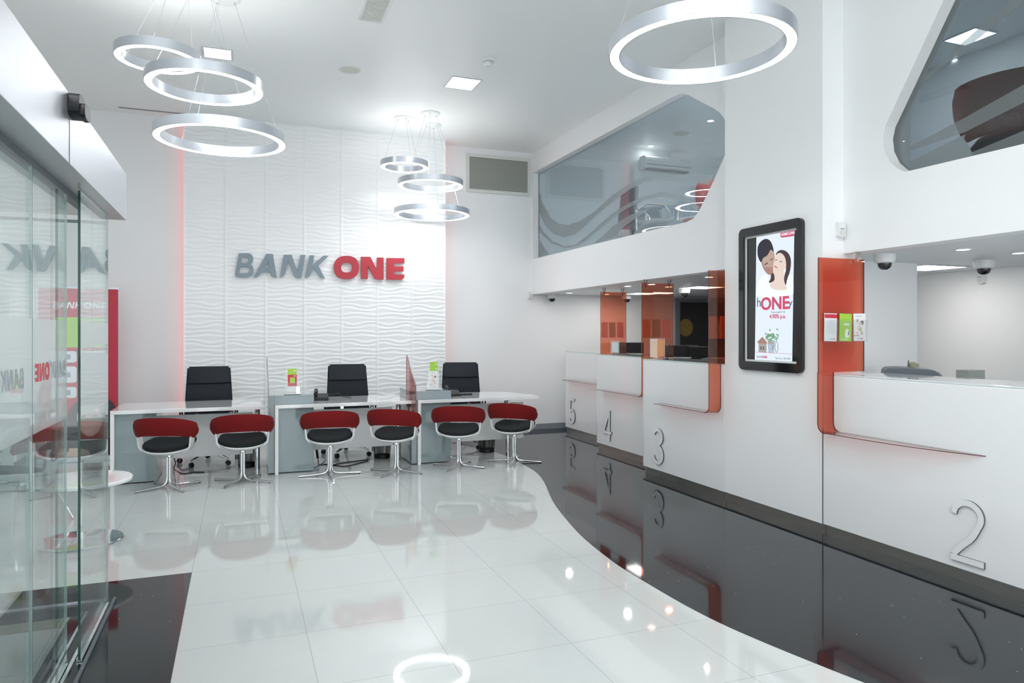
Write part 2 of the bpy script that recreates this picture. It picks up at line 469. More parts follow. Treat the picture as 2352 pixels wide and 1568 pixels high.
# dark granite areas laid in the white floor
curve = [(1040,1019),(1084,1025),(1135,1036.5),(1174,1050),(1196,1063.5),(1213,1072),(1235,1086),(1250,1106),(1260,1130),(1269,1150.5),(1284,1172.6),
         (1318,1213.4),(1345.6,1240.6),(1381.3,1269.5),(1424,1301.8),(1478,1334),(1553,1378.4),(1626,1417.5),(1700,1452.2),(1854,1516),(1986,1568),(2100,1610),(2260,1668)]
cp = [onZ(x, y) for x, y in curve]
loop = [(p.x, p.y) for p in cp]
loop = smooth_loop(loop, 2, closed=False)
loop = [(1.35, YB)] + [(1.9, 9.85)] + loop + [(loop[-1][0] + 1.0, loop[-1][1] - 1.3), (XR, loop[-1][1] - 1.3), (XR, YB)]
struct(MB().poly([loop], MZ((0, 0, -0.004)), 0.0052).build('trim_1', M['granite']))
struct(MB().poly([[(-0.278, YN), (-0.278, 4.95), (-1.6, 4.95), (-0.845 - .95, 4.95), (-0.845 - .95, 4.28), (-0.845, 4.28), (-0.845, YN)]], MZ((0, 0, -0.004)), 0.0052).build('trim_2', M['granite']))
struct(MB().box(XL, -0.845, 4.27, 4.40, -0.004, 0.003).build('trim_3', mat('beige_threshold', (0.30, 0.30, 0.25), 0.3)))
struct(MB().box(2.9, XR, YB - .015, YB, 0, .085).build('baseboard_back', M['skirt']))

# mezzanine front wall with its two shaped openings
def crop_pts(pts, ox, oy, s): return [(ox + x / s, oy + y / s) for x, y in pts]
h1 = [(1223.5,397.6),(1350,328.6),(1480,258),(1545,222.5),(1560,216),(1571,214.8),(1583,219),(1610,234),(1640,249),(1654,259),(1663,271),(1671,290),(1676,312),(1674,334),(1668,350),(1662,363),
      (1635,424),(1610,475),(1601,491),(1592,502),(1576,510),(1500,527.5),(1400,552),(1300,576.5),(1223.5,595)]
H1 = pxX(h1, XW)
H1 = [(max(-YB + .02, y), z) for y, z in H1]
h2 = [(2167.5,0),(2100.5,144.6),(2051,251.7),(2033.6,289),(2028,316),(2031,345),(2044,372),(2063,388),(2079,394.5)]
H2 = pxX(h2, XW)
H2 = H2 + [(-0.9, 2.64), (-0.7, 2.75), (-0.7, 3.9), (-0.85, 4.06), (-3.05, 4.06), (-3.12, 4.03)]
mw = MB().poly([[(-YB, ZS), (-YN, ZS), (-YN, ZMC), (-YB, ZMC)], H1, H2], MX((XW + 0.14, 0, 0)), 0.14)
struct(mw.build('wall_mezzanine', M['wall']))
# slab / soffit over tellers
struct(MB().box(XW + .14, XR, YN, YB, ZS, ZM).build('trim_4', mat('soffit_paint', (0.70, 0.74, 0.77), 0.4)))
struct(MB().box(XW + .14, XR, YN, YB, ZMC, ZMC + .1).build('trim_5', M['ceil']))
struct(MB().box(XW, XW + .14, YN, YB, ZS - 0.002, ZS).build('trim_6', M['wall']))
# projecting block that carries the screen
XB = 4.135
struct(MB().box(XB, 4.52, 4.16, 5.315, 0.08, ZC).build('wall_block', M['wall']))
struct(MB().box(XB + .02, 4.52, 4.16, 5.315, 0, 0.08).build('baseboard_block', M['steel']))
# partition and far wall inside teller hall
struct(MB().box(XW + .05, 5.58, 4.53, 5.2, 0, ZS).build('wall_partition', M['wall']))
struct(MB().box(6.7, XR, YN, 7.0, 0, ZS).build('wall_teller', M['wall']))
# mezzanine partition
struct(MB().box(7.6, XR, YN, 6.4, ZM, ZMC).build('wall_meeting_room', M['wall']))

def window(nm, hole, xg, frosted, edge_r):
    root = bpy.data.objects.new(nm, None); COL.objects.link(root); root['kind'] = 'structure'
    MB().poly([hole], MX((xg + .012, 0, 0)), 0.012, side=1).build('pane', [M['smoke' if nm == 'window_1' else 'smoke2'], M['ledge']], root)
    fr = MB()
    for lp in frosted: fr.poly([lp], MX((xg - .002, 0, 0)), 0.0)
    fr.build('frosted_band', M['frostw'], root)
    return root
c7 = lambda pts: pxX(crop_pts(pts, 1200, 200, 3.137), XW + .10)
bands1 = [
 c7([(100,680),(125,780),(150,850),(200,940),(260,985),(330,992),(420,962),(520,895),(650,780),(760,700),(880,645),(1000,630),(1200,628),(1380,632),(1345,705),(1250,688),(1100,672),(950,670),(880,682),(780,735),(650,825),(540,915),(450,1000),(380,1060),(300,1082),(230,1060),(170,1000),(120,900),(98,790)]),
 c7([(98,955),(150,1040),(220,1110),(300,1145),(380,1135),(470,1070),(560,985),(655,905),(760,840),(870,785),(1000,757),(1130,772),(1200,805),(1280,862),(1262,892),(1180,835),(1080,800),(980,792),(880,815),(760,872),(655,940),(560,1020),(480,1085),(400,1140),(310,1162),(210,1125),(130,1050),(98,990)]),
 c7([(520,1125),(590,1060),(655,1000),(760,930),(860,890),(920,880),(840,930),(740,1000),(655,1080)]),
 c7([(98,1060),(150,1150),(190,1205),(98,1230)]),
 c7([(800,1060),(860,985),(960,945),(1060,942),(1180,975)]),
]
window('window_1', H1, XW + .10, bands1, 0)
text_root = None
c1 = lambda pts: pxX(crop_pts(pts, 1980, 0, 3.734), XW + .10)
bands2 = [
 c1([(780,0),(850,0),(550,640),(1290,-6),(1389,-6),(1389,20),(510,722),(415,915),(415,1470),(330,1430),(270,1330),(255,1180),(290,1040),(440,740)]),
 c1([(415,1255),(900,1000),(1389,725),(1500,665),(1500,820),(1389,880),(880,1135),(415,1295)]),
 c1([(415,1385),(890,1150),(880,1190),(945,1305),(1389,1120),(1500,1075),(1500,1235),(1389,1258),(410,1470)]),
]
window('window_2', H2, XW + .10, bands2, 0)

# ------------------------------------------------------------------ wave panel wall
def wave_wall():
    X0, X1, z1 = -0.665, 2.845, ZC
    cols = 7; pw = (X1 - X0) / cols; nx = 26; nz = 620
    bm = bmesh.new(); V = []
    def h(u, z):                       # u in 0..1 across one panel
        e = min(u, 1 - u)
        w = math.sin(2 * PI * u)
        per = 0.5; q = z / per
        ph = z / 0.0625 + 0.26 * math.sin(2 * PI * q) * w + 0.20 * math.sin(2 * PI * q * 2 + 1.0) * math.cos(2 * PI * u) + 0.13 * math.sin(2 * PI * q * 3 + 2.2) * w
        fr = ph - math.floor(ph)
        # soft ramps meeting in a crest
        v = (fr / 0.72) if fr < 0.72 else (1 - fr) / 0.28
        v = v * v * (3 - 2 * v)
        k = min(1.0, e / 0.035)
        return 0.0048 * v * (k ** 0.5) + (0.010 if e < 0.020 else 0)
    rows = []
    for i in range(nz + 1):
        z = z1 * i / nz; row = []
        for c in range(cols):
            for j in range(nx):
                u = j / (nx - 1)
                u = 0.5 - 0.5 * math.cos(PI * u) if False else u
                row.append(bm.verts.new((X0 + pw * (c + u), YF + 0.012 - h(u, z), z)))
        rows.append(row)
    for i in range(nz):
        A, B = rows[i], rows[i + 1]
        for j in range(len(A) - 1):
            if (A[j + 1].co.x - A[j].co.x) > 1e-5:
                bm.faces.new((A[j], A[j + 1], B[j + 1], B[j]))
    me = bpy.data.meshes.new('wall_feature'); bm.to_mesh(me); bm.free()
    me.materials.append(M['wave'])
    for p in me.polygons: p.use_smooth = True
    o = bpy.data.objects.new('wall_feature', me); COL.objects.link(o); struct(o)
    struct(MB().box(X0, X1, YF + .012, YB - 0.1, 0, ZC).build('trim_7', M['wall']))
wave_wall()
for x, lab in ((-0.63, 'red LED light strip glowing behind left edge of the wavy panel wall'), (2.79, 'red LED light strip glowing behind right edge of the wavy panel wall')):
    tag(MB().box(x, x + .02, YB - .06, YB - .045, 0.02, ZC - .03).build('led_strip', M['led']), lab, 'light', 'red LED strips behind the wave wall')

# main sign
sg = thing('wall_sign', 'large raised grey and red bank name sign on the white wavy wall', 'sign', (0, 0, 0))
logo(LW, MY((lx0, YF - 0.012, lz0)), M['logo_grey'], M['logo_red'], sg, 0.03, each=True)

# ------------------------------------------------------------------ ceiling things
def ring_pendant(px, py, z, D, can, label, group):
    c = onD(px, py, (z - EYE) * F / (HY - py))
    t = thing('ring_pendant_light', label, 'pendant light', (c.x, c.y, z), 0, group)
    R = D / 2; w = 0.062; h = 0.075
    MB().lathe([(R, 0), (R, h), (R - w, h), (R - w, 0), (R - w + .006, 0), (R - w + .006, h - .008), (R - .006, h - .008), (R - .006, 0)], seg=96, closed=True).build('ring_frame', M['alu'], t, smooth=True)
    MB().lathe([(R - .0065, .004), (R - .0065, .02), (R - w + .0065, .02), (R - w + .0065, .004)], seg=96, closed=True).build('light_diffuser', M['ring'], t, smooth=True)
    MB().lathe([(R - .012, h + .0015), (R - w + .012, h + .0015)], seg=96).build('added_uplight', M['uplight'], t)  # glowing strip added on top of the ring to brighten the ceiling
    cx, cy = can[0] - c.x, can[1] - c.y; zc = ZC - z
    MB().lathe([(0, zc - .02), (.115, zc - .02), (.125, zc - .012), (.125, zc)], c=(cx, cy, 0), seg=32).build('ceiling_canopy', M['plastic'], t, smooth=True)
    ph = can[2]
    for k in range(3):
        a = ph + 2 * PI * k / 3
        w_ = MB().tube([(cx + .085 * math.cos(a), cy + .085 * math.sin(a), zc - .02), ((R - w / 2) * math.cos(a), (R - w / 2) * math.sin(a), h)], 0.0016, 5).build('suspension_wire', M['wire'], t)
        MB().lathe([(0, -.014), (.006, -.012), (.006, .0), (0, .0)], c=(cx + .085 * math.cos(a), cy + .085 * math.sin(a), zc - .02), seg=8).build('wire_grip', M['wire'], w_)
def cz(px, py):
    p = onD(px, py, (ZC - EYE) * F / (HY - py)); return p
def can(px, py, ph=0.3): p = cz(px, py); return (p.x, p.y, ph)
G1, G2 = 'ring lights hanging on the left', 'ring lights hanging by the sign'
ring_pendant(363, 139, 3.75, .64, can(405, -60, .5), 'smallest and highest glowing ring light of the left cluster', G1)
ring_pendant(471, 203, 3.44, .86, can(470, -30, .9), 'middle glowing ring light of the left cluster, overlapping the smallest', G1)
ring_pendant(508, 325, 3.12, 1.03, can(515, -4, .2), 'largest and lowest glowing ring light of the left cluster', G1)
ring_pendant(928.4, 384.7, 3.72, .625, can(928, 271, .6), 'smallest and highest glowing ring light right of the sign', G2)
ring_pendant(989, 427.6, 3.43, .84, can(989, 260, .2), 'middle glowing ring light above the lowest right of the sign', G2)
ring_pendant(992, 494.6, 3.14, 1.03, can(993, 287, 1.1), 'largest and lowest glowing ring light right of the sign', G2)
ring_pendant(1609, 121, 3.12, 1.03, can(1600, -330, .75), 'very large near ring light above the mezzanine window', 'large near ring light')

def panel_light(p, w, d, z, label, group, mt='panel'):
    t = thing('ceiling_panel_light', label, 'ceiling light', (p.x, p.y, z), 0, group)
    MB().poly([[(-w/2-.02,-d/2-.02),(w/2+.02,-d/2-.02),(w/2+.02,d/2+.02),(-w/2-.02,d/2+.02)], [(-w/2,-d/2),(w/2,-d/2),(w/2,d/2),(-w/2,d/2)]], MZ((0, 0, -.008)), .008).build('frame', M['alu'], t)
    MB().box(-w/2+.001, w/2-.001, -d/2+.001, d/2-.001, -.004, 0.0).build('diffuser', M[mt], t)
    return t
panel_light(cz(500, 122), .25, .25, ZC, 'square ceiling panel light behind the left ring lights', 'square ceiling panels')
panel_light(cz(1063, 191), .31, .33, ZC, 'square ceiling panel light below the smoke detector', 'square ceiling panels')
for x, y, l in ((-1.2, 1.4, 'behind the camera on the left'), (1.6, 1.2, 'behind the camera near centre'), (3.2, -1.2, 'by the street windows on the right'), (-1.4, -1.3, 'by the street windows on the left'), (.9, -1.2, 'by the street windows at the centre')):
    panel_light(Vector((x, y, 0)), .50, .50, ZC, 'added unseen ceiling fill panel ' + l, 'square ceiling panels')  # out-of-view panels added as fill to even out the room light

def slat_vent(name, label, p, w, d, z, n, along_y=True):
    t = thing(name, label, 'ceiling vent', (p.x, p.y, z))
    MB().poly([[(-w/2,-d/2),(w/2,-d/2),(w/2,d/2),(-w/2,d/2)], [(-w/2+.02,-d/2+.02),(w/2-.02,-d/2+.02),(w/2-.02,d/2-.02),(-w/2+.02,d/2-.02)]], MZ((0, 0, -.008)), .008).build('frame', M['plastic'], t)
    MB().box(-w/2+.02, w/2-.02, -d/2+.02, d/2-.02, -.002, 0).build('backing', M['vframe'], t)
    b = MB()
    for k in range(n):
        if along_y: y = -d/2 + .03 + (d - .06) * k / (n - 1); b.box(-w/2+.02, w/2-.02, y - .002, y + .002, -.006, -.002)
        else: x = -w/2 + .03 + (w - .06) * k / (n - 1); b.box(x - .002, x + .002, -d/2+.02, d/2-.02, -.006, -.002)
    b.build('louvre', M['vframe'], t)
p = cz(868, 5); slat_vent('ceiling_vent', 'grey louvred air vent at the top edge of the white ceiling', p, .22, .8, ZC, 30)
a_, b_ = cz(270, 247), cz(570, 274)
t = thing('slot_diffuser', 'long thin slot air diffuser in the ceiling above the lowest left ring', 'ceiling vent', ((a_.x + b_.x) / 2, (a_.y + b_.y) / 2, ZC))
w = (b_.x - a_.x)
MB().box(-w/2, w/2, -.035, .035, -.004, 0).build('frame', M['plastic'], t)
MB().box(-w/2+.02, w/2-.02, .008, .022, -.006, -.004).build('slot', M['dgrey'], t)
MB().box(-w/2+.02, w/2-.02, -.022, -.008, -.006, -.004).build('slot', M['dgrey'], t)
p = cz(803, 159); t = thing('ceiling_speaker', 'round off-white speaker grille flush in the ceiling', 'speaker', (p.x, p.y, ZC))
MB().lathe([(.125, 0), (.125, -.008), (.108, -.010), (.108, -.004)], seg=40).build('rim', M['plastic'], t, smooth=True)
MB().lathe([(.108, -.006), (0, -.007)], seg=40).build('grille', M['ceram'], t, smooth=True)
p = cz(1121, 138); t = thing('smoke_detector', 'small round white smoke detector on the ceiling', 'smoke detector', (p.x, p.y, ZC))
MB().lathe([(0, -.02), (.065, -.02), (.075, -.01), (.075, 0)], seg=32).build('base', M['plastic'], t, smooth=True)
MB().lathe([(0, -.068), (.03, -.066), (.042, -.052), (.045, -.038), (.03, -.034), (.03, -.02)], seg=24).build('sensor_head', M['plastic'], t, smooth=True)

# back wall return-air grille
A, B = onY(1070.9, 349.5, YB - .02), onY(1219.8, 450.9, YB - .02)
t = thing('wall_vent', 'large rectangular grey return air grille high on the back wall', 'wall vent', (0, 0, 0))
x0, x1, z1, z0 = A.x, B.x - .01, A.z - .01, B.z
MB().poly([[(x0, z0), (x1, z0), (x1, z1), (x0, z1)], [(x0+.05, z0+.05), (x1-.05, z0+.05), (x1-.05, z1-.05), (x0+.05, z1-.05)]], MY((0, YB, 0)), .025).build('frame', M['vframe'], t)
MB().box(x0+.05, x1-.05, YB-.006, YB, z0+.05, z1-.05).build('backing', mat('vent_shadow_grey', (.16, .17, .15), .6), t)
b = MB(); n = 46
for k in range(n):
    z = z0 + .055 + (z1 - z0 - .11) * (k + .5) / n
    b.box(x0+.05, x1-.05, YB-.018, YB-.006, z-.0042, z+.0028)
for k in range(1, 60):
    x = x0 + .05 + (x1 - x0 - .1) * k / 60; b.box(x-.0012, x+.0012, YB-.0185, YB-.006, z0+.05, z1-.05)
b.build('louvre', M['grille'], t)

def motion_sensor(mat4, label):
    t = thing('motion_sensor', label, 'motion sensor', (0, 0, 0))
    MB().poly([rrect(-.033, .033, -.055, .06, .014)], mat4, .042).build('housing', M['plastic'], t, bevel=.006)
    MB().poly([rrect(-.024, .024, -.045, -.005, .010)], mat4 @ MZ((0, 0, .042)), .006).build('lens', M['ceram'], t, bevel=.003)
    MB().poly([[(-.02, .004), (.02, .004), (.02, .009), (-.02, .009)]], mat4 @ MZ((0, 0, .0415)), .002).build('slit', M['dgrey'], t)
    for o in t.children: pass
p = onY(1927, 529, 4.16); motion_sensor(MY((min(p.x, 4.29), 4.161, p.z)), 'white motion sensor on the wall above the big orange glass panel')
p = onX(2257, 638, 6.7); motion_sensor(MX((6.7, p.y, p.z)), 'white motion sensor on the far wall behind counter 2')
p = onY(1217, 678, YB); motion_sensor(MY((p.x, YB, p.z)), 'white motion sensor in the corner of the back wall under the mezzanine')

# soffit lamps and dome cameras
def sz(px, py): return onD(px, py, (ZS - EYE) * F / (HY - py))
def downlight(p, z, label, group, power=0.4, r=.045):
    t = thing('downlight', label, 'ceiling light', (p.x, p.y, z), 0, group)
    MB().lathe([(r + .012, 0), (r + .012, -.004), (r, -.006), (r, 0)], seg=28).build('trim_ring', M['plastic'], t, smooth=True)
    MB().lathe([(r, -.003), (0, -.0035)], seg=28).build('lens', M['spot'], t, smooth=True)
    l = bpy.data.lights.new('downlight_lamp', 'AREA'); l.shape = 'DISK'; l.size = r * 2; l.energy = power; l.color = (1, .97, .94)
    o = bpy.data.objects.new('downlight_lamp', l); COL.objects.link(o); o.location = (0, 0, -.012); o.parent = t
for px, py, l in ((1308, 672, 'nearest the back wall above counter 5'), (1442, 656.5, 'between the two hanging orange panels'), (1393, 675, 'seen through the farthest orange panel'),
                  (1536, 658, 'seen through the middle orange panel'), (1629, 635.5, 'beside the orange panel of counter 3'), (2212, 572, 'over counter 2, left one'), (2341, 580, 'over counter 2, right one')):
    p = sz(px, py); downlight(p, ZS, 'round recessed downlight in the teller soffit ' + l, 'teller downlights')
for px, py, l in ((1478, 673.5, 'between the hanging orange panels'), (1612, 659.5, 'beside the orange panel of counter 3'), (2128, 614, 'behind the pale partition near counter 2')):
    p = sz(px, py); panel_light(p, .42 if px < 2000 else .5, .42, ZS, 'flat bright panel light in the teller soffit ' + l, 'teller panel lights', 'spot')
def dome(px, py, label, k=1.0):
    p = sz(px, py); t = thing('dome_camera', label, 'security camera', (p.x, p.y, ZS), 0, 'dome cameras under the soffit')
    MB().lathe([(.078*k, 0), (.078*k, -.03*k), (.070*k, -.065*k), (.052*k, -.07*k), (0, -.07*k)], seg=32).build('housing', M['plastic'], t, smooth=True)
    MB().lathe([(.051*k, -.068*k), (.050*k, -.085*k), (.042*k, -.105*k), (.025*k, -.118*k), (0, -.122*k)], seg=32).build('dome', M['blackg'], t, smooth=True)
dome(1268, 675.5, 'dome security camera in the corner above counter 5')
dome(1440, 677, 'dome security camera right of the farthest orange panel')
dome(1572, 662, 'dome security camera left of the orange panel of counter 3')
dome(2032, 584, 'dome security camera just right of the big orange glass panel')
dome(2260, 598, 'dome security camera at right over counter 2')

# ------------------------------------------------------------------ teller counters
def counter(num, XF_, y0, y1, px_num, label, shelf_px, pane_y, dirn, depth=.5):
    """XF_ front face, y0 near end, y1 far end"""
    r = .10; ZT = 1.232
    t = thing('teller_counter', label, 'counter', (0, 0, 0), 0, 'teller counters')
    far = [(XF_ + r - r * math.cos(math.radians(a)), y1 - r + r * math.sin(math.radians(a))) for a in range(0, 91, 10)]
    lp = [(XF_, y0)] + far + [(XF_ + .35, y1), (XF_ + .35, y0)]
    MB().poly([lp], MZ((0, 0, .08)), ZT - .08).build('body', M['lam'], t, smooth=True)
    far2 = [(x + .018, y - .012) for x, y in far]
    MB().poly([[(XF_ + .018, y0)] + far2 + [(XF_ + .35, y1 - .02), (XF_ + .35, y0)]], MZ((0, 0, 0)), .08).build('kick_plate', M['steel'], t, smooth=True)
    MB().poly([[(XF_ + .004, y0)] + [(x + .004, y - .004) for x, y in far] + [(XF_ + depth, y1 - .01), (XF_ + depth, y0)]], MZ((0, 0, ZT + .001)), .012, side=1).build('counter_top', [mat('pale_glass_top', (.72, .77, .80), .08, coat=.6), M['ledge']], t)
    # numeral
    return t

def stroke(pts, w):
    """offset a polyline into a closed ribbon outline"""
    L, R = [], []
    n = len(pts)
    for i, p in enumerate(pts):
        a = pts[max(i - 1, 0)]; b = pts[min(i + 1, n - 1)]
        dx, dy = b[0] - a[0], b[1] - a[1]; l = math.hypot(dx, dy); nx, ny = -dy / l, dx / l
        L.append((p[0] + nx * w / 2, p[1] + ny * w / 2)); R.append((p[0] - nx * w / 2, p[1] - ny * w / 2))
    return L + R[::-1]
def arc(cx, cy, rx, ry, a0, a1, n=18):
    return [(cx + rx * math.cos(math.radians(a0 + (a1 - a0) * k / n)), cy + ry * math.sin(math.radians(a0 + (a1 - a0) * k / n))) for k in range(n + 1)]
def numeral(ch, XF_, px, zc, parent, H=.385):
    w = .036; o = onX(px, 900, XF_); m4 = MX((XF_, o.y, zc - H / 2)) @ Matrix.Diagonal((1, 1, 1, 1)); loops = []
    W = .2
    if ch == '2':
        p = arc(0, H - .098, .086, .08, 178, -28, 20) + [(.045, .165), (-.02, .105), (-.07, .05)]
        p = arc(0, H - .098, .086, .08, 178, -20, 20) + [(.066, H - .155), (.03, .16), (-.03, .105), (-.068, .062), (-.09, .034)]
        loops = [stroke(smooth_loop(p, 1, False), w), [(-.108, 0), (.104, 0), (.104, w), (-.108, w)]]
    elif ch == '3':
        loops = [stroke(arc(0, H - .092, .078, .074, 165, -78, 18), w), stroke(arc(0, .106, .088, .088, 82, -165, 20), w)]
    elif ch == '4':
        loops = [[(.03, 0), (.03 + w, 0), (.03 + w, H), (.03, H)], [(-.11, .085), (.105, .085), (.105, .085 + w), (-.11, .085 + w)], stroke([(-.098, .10), (.045, H - .012)], w)]
    elif ch == '5':
        loops = [[(-.06, H - w), (.09, H - w), (.09, H), (-.06, H)], stroke([(-.05, H - .005), (-.066, .205)], w), stroke(arc(-.004, .112, .092, .094, 128, -150, 22), w)]
    b = MB()
    for k, lp in enumerate(loops): b.poly([lp], m4, .014 + .0008 * k, side=1)
    o = b.build('numeral', [M['number'], M['nedge']], parent)
    o['label'] = 'raised white numeral %s with a dark edge' % ch
c5 = counter(5, 4.72, 8.44, 10.0, 0, 'far white teller counter with raised number 5, beside the back wall', 0, 0, 0)
c4 = counter(4, 4.43, 6.95, 8.42, 0, 'white teller counter with raised number 4, between counters 5 and 3', 0, 0, 0)
c3 = counter(3, 4.13, 5.32, 6.78, 0, 'white teller counter with raised number 3, left of the wall screen', 0, 0, 0)
numeral('5', 4.72, 1315, .345, c5); numeral('4', 4.43, 1397, .34, c4); numeral('3', 4.13, 1513, .335, c3)
# counter 2 runs from the block towards the street
t = c2 = thing('teller_counter', 'near white teller counter with raised number 2, at the right edge', 'counter', (0, 0, 0), 0, 'teller counters')
MB().box(4.135, 4.485, 0.6, 4.155, .08, 1.21).build('body', M['lam'], t, bevel=.004)
MB().box(4.153, 4.485, 0.6, 4.155, 0, .08).build('kick_plate', M['steel'], t)
MB().box(4.137, 4.62, 0.6, 4.04, 1.211, 1.223).build('counter_top', mat('pale_glass_top', (.72, .77, .80), .08, coat=.6), t, bevel=.002)
numeral('2', 4.135, 2225, .322, c2, .385)
struct(MB().box(4.132, 4.136, 4.155, 4.16, .0, .80).build('trim_9', M['dgrey']))

# orange bent glass dividers ------------------------------------------------
def bent_glass(label, xf, y, top, xr, zb, y_end, taper, xwall, group='orange glass dividers', clips=True, om='orange2'):
    """vertical pane normal to Y from xf (room edge) to xr, folding at zb into a shelf that runs to y_end"""
    t = thing('glass_divider', label, 'glass divider', (0, 0, 0), 0, group)
    sgn = 1 if y_end > y else -1; r = .06; th = .010
    ZT = 1.238
    # upper pane
    MB().poly([[(xf, ZT), (xr, ZT), (xr, top), (xf, top)]], MY((0, y + th / 2, 0)), th, side=1).build('upper_pane', [M[om], M['dedge']], t)
    # lower strip + bend + shelf as a swept ribbon in the y-z plane
    prof = [(y, ZT), (y, zb + r)]
    prof += [(y + sgn * r * (1 - math.cos(math.radians(a))), zb + r - r * math.sin(math.radians(a))) for a in range(15, 91, 15)]
    b = MB()
    def ribbon(pr, xa, xb, mi):
        rows = []
        for off in (0, th):
            rr = []
            for i, (yy, zz) in enumerate(pr):
                a = pr[max(i - 1, 0)]; c = pr[min(i + 1, len(pr) - 1)]
                dy, dz = c[0] - a[0], c[1] - a[1]; l = math.hypot(dy, dz) or 1
                rr.append((yy - dz / l * off * sgn * -1, zz + dy / l * off * sgn * -1))
            rows.append(rr)
        A, B_ = rows
        n = len(pr)
        for i in range(n - 1):
            xa0 = xa[i] if isinstance(xa, list) else xa; xa1 = xa[i + 1] if isinstance(xa, list) else xa
            b.face([(xa0, *A[i]), (xb, *A[i]), (xb, *A[i + 1]), (xa1, *A[i + 1])], mi)
            b.face([(xa0, *B_[i]), (xa1, *B_[i + 1]), (xb, *B_[i + 1]), (xb, *B_[i])], mi)
            b.face([(xa0, *A[i]), (xa1, *A[i + 1]), (xa1, *B_[i + 1]), (xa0, *B_[i])], 1)
            b.face([(xb, *A[i]), (xb, *B_[i]), (xb, *B_[i + 1]), (xb, *A[i + 1])], 1)
    ribbon(prof, xf, xwall, 0)
    b.build('lower_pane', [M[om], M['dedge']], t)
    # shelf: flat, rounded end
    ys = y + sgn * r; L = abs(y_end - ys); lp = []
    n = 14; wd = xwall - xf
    for k in range(n + 1):
        s_ = k / n
        if taper: x = xf + wd * (s_ ** 3.2)
        else: x = xf + wd * (0 if s_ < .93 else ((s_ - .93) / .07) ** 2.2)
        lp.append((x, ys + sgn * L * s_))
    lp += [(xwall, ys + sgn * L), (xwall, ys)]
    MB().poly([lp], MZ((0, 0, zb - .005)), .005, side=1).build('shelf', [M['pink'], M['dedge']], t)
    if clips:
        for x in (xf + .055, xr - .055):
            MB().tube([(x - .018, y, ZS), (x, y, top - .05), (x + .018, y, ZS)], .005, 6).build('clip', mat('dark_metal_clip', (.06, .06, .06), .35, .6), t)
    return t
bent_glass('farthest hanging orange glass panel with pink shelf at counter 5', 4.57, 8.50, 2.085, 4.965, .82, 9.80, False, 4.72)
bent_glass('middle hanging orange glass panel with pink shelf at counter 4', 4.29, 7.00, 2.10, 4.715, .80, 8.20, False, 4.43)
bent_glass('orange glass panel at counter 3 running into the screen wall', 4.00, 5.375, 2.10, 4.38, .80, 6.36, False, 4.13, clips=False)
g2 = bent_glass('nearest big orange glass panel with long tapered shelf at counter 2', 3.985, 4.05, 2.085, 4.43, .80, 2.90, True, 4.135, clips=False, om='orange')
MB().poly([[(0, 0), (.055, 0), (.045, -.04), (.015, -.085), (.008, -.04)]], MY((4.31, 4.03, ZS)), .02).build('clip', M['steel'], g2)

# leaflet racks on the panes -------------------------------------------------
def leaflet(kind, w, h, mat4, label, group):
    t = thing('leaflet', label, 'leaflet', (0, 0, 0), 0, group)
    base = {'white': 'paper', 'green': 'green', 'family': 'paper', 'red': 'redp'}[kind]
    MB().poly([[(0, 0), (w, 0), (w, h), (0, h)]], mat4, .004).build('sheet', M[base], t)
    q = mat4 @ MZ((0, 0, .0042))
    if kind == 'white':
        MB().poly([[(0, h * .83), (w, h * .83), (w, h * .97), (0, h * .97)]], q, .0006).build('header_band', M['redp'], t)
        b = MB()
        for k in range(9): b.poly([[(w * .2, h * (.72 - .055 * k)), (w * .85, h * (.72 - .055 * k)), (w * .85, h * (.726 - .055 * k)), (w * .2, h * (.726 - .055 * k))]], q, .0005)
        b.build('text_lines', M['ink'], t)
        logo(w * .42, q @ MZ((w * .45, h * .06, 0)), M['ink'], M['redp'], t, .0005)
    elif kind == 'green':
        text('ONE', h * .105, q @ MZ((w * .34, h * .58, 0)), M['paper'], t, 'title', bold=.0016, depth=.0005, sx=1.15)
        b = MB().poly([smooth_loop([(w*.45, h*.12), (w*.82, h*.12), (w*.8, h*.36), (w*.68, h*.46), (w*.56, h*.46), (w*.46, h*.36)], 1)], q, .0005)
        b.build('printed_figure', M['paper'], t)
        MB().poly([ell(w * .62, h * .50, w * .08, h * .035, 14)], q, .0006).build('printed_head', M['skin'], t)
        MB().poly([[(w*.72, h*.22), (w*.78, h*.22), (w*.78, h*.36), (w*.72, h*.36)]], q, .0007).build('printed_tie', M['hair'], t)
        logo(w * .5, q @ MZ((w * .16, h * .045, 0)), M['paper'], M['paper'], t, .0005)
    elif kind == 'family':
        cs = [(.32, .74, .10, 'skin'), (.50, .62, .11, 'skin2'), (.70, .66, .12, 'hair'), (.66, .63, .08, 'skin'), (.40, .47, .12, 'skin2'), (.55, .42, .12, 'skin'), (.30, .28, .1, 'skin2'), (.66, .28, .10, 'skin')]
        for i, (x, y, r, mm) in enumerate(cs):
            MB().poly([ell(w * x, h * y, w * r, w * r * 1.15, 16)], q @ MZ((0, 0, .0002 * i)), .0004).build('printed_face', M[mm], t)
        MB().poly([[(0, h*.175), (w*.45, h*.175), (w*.45, h*.195), (0, h*.195)]], q, .0005).build('red_bar', M['redp'], t)
        logo(w * .48, q @ MZ((w * .3, h * .06, 0)), M['ink'], M['redp'], t, .0005)
        b = MB()
        for k in range(2): b.poly([[(w * .25, h * (.88 + .03 * k)), (w * .7, h * (.88 + .03 * k)), (w * .7, h * (.888 + .03 * k)), (w * .25, h * (.888 + .03 * k))]], q, .0005)
        b.build('text_lines', M['ink'], t)
    return t
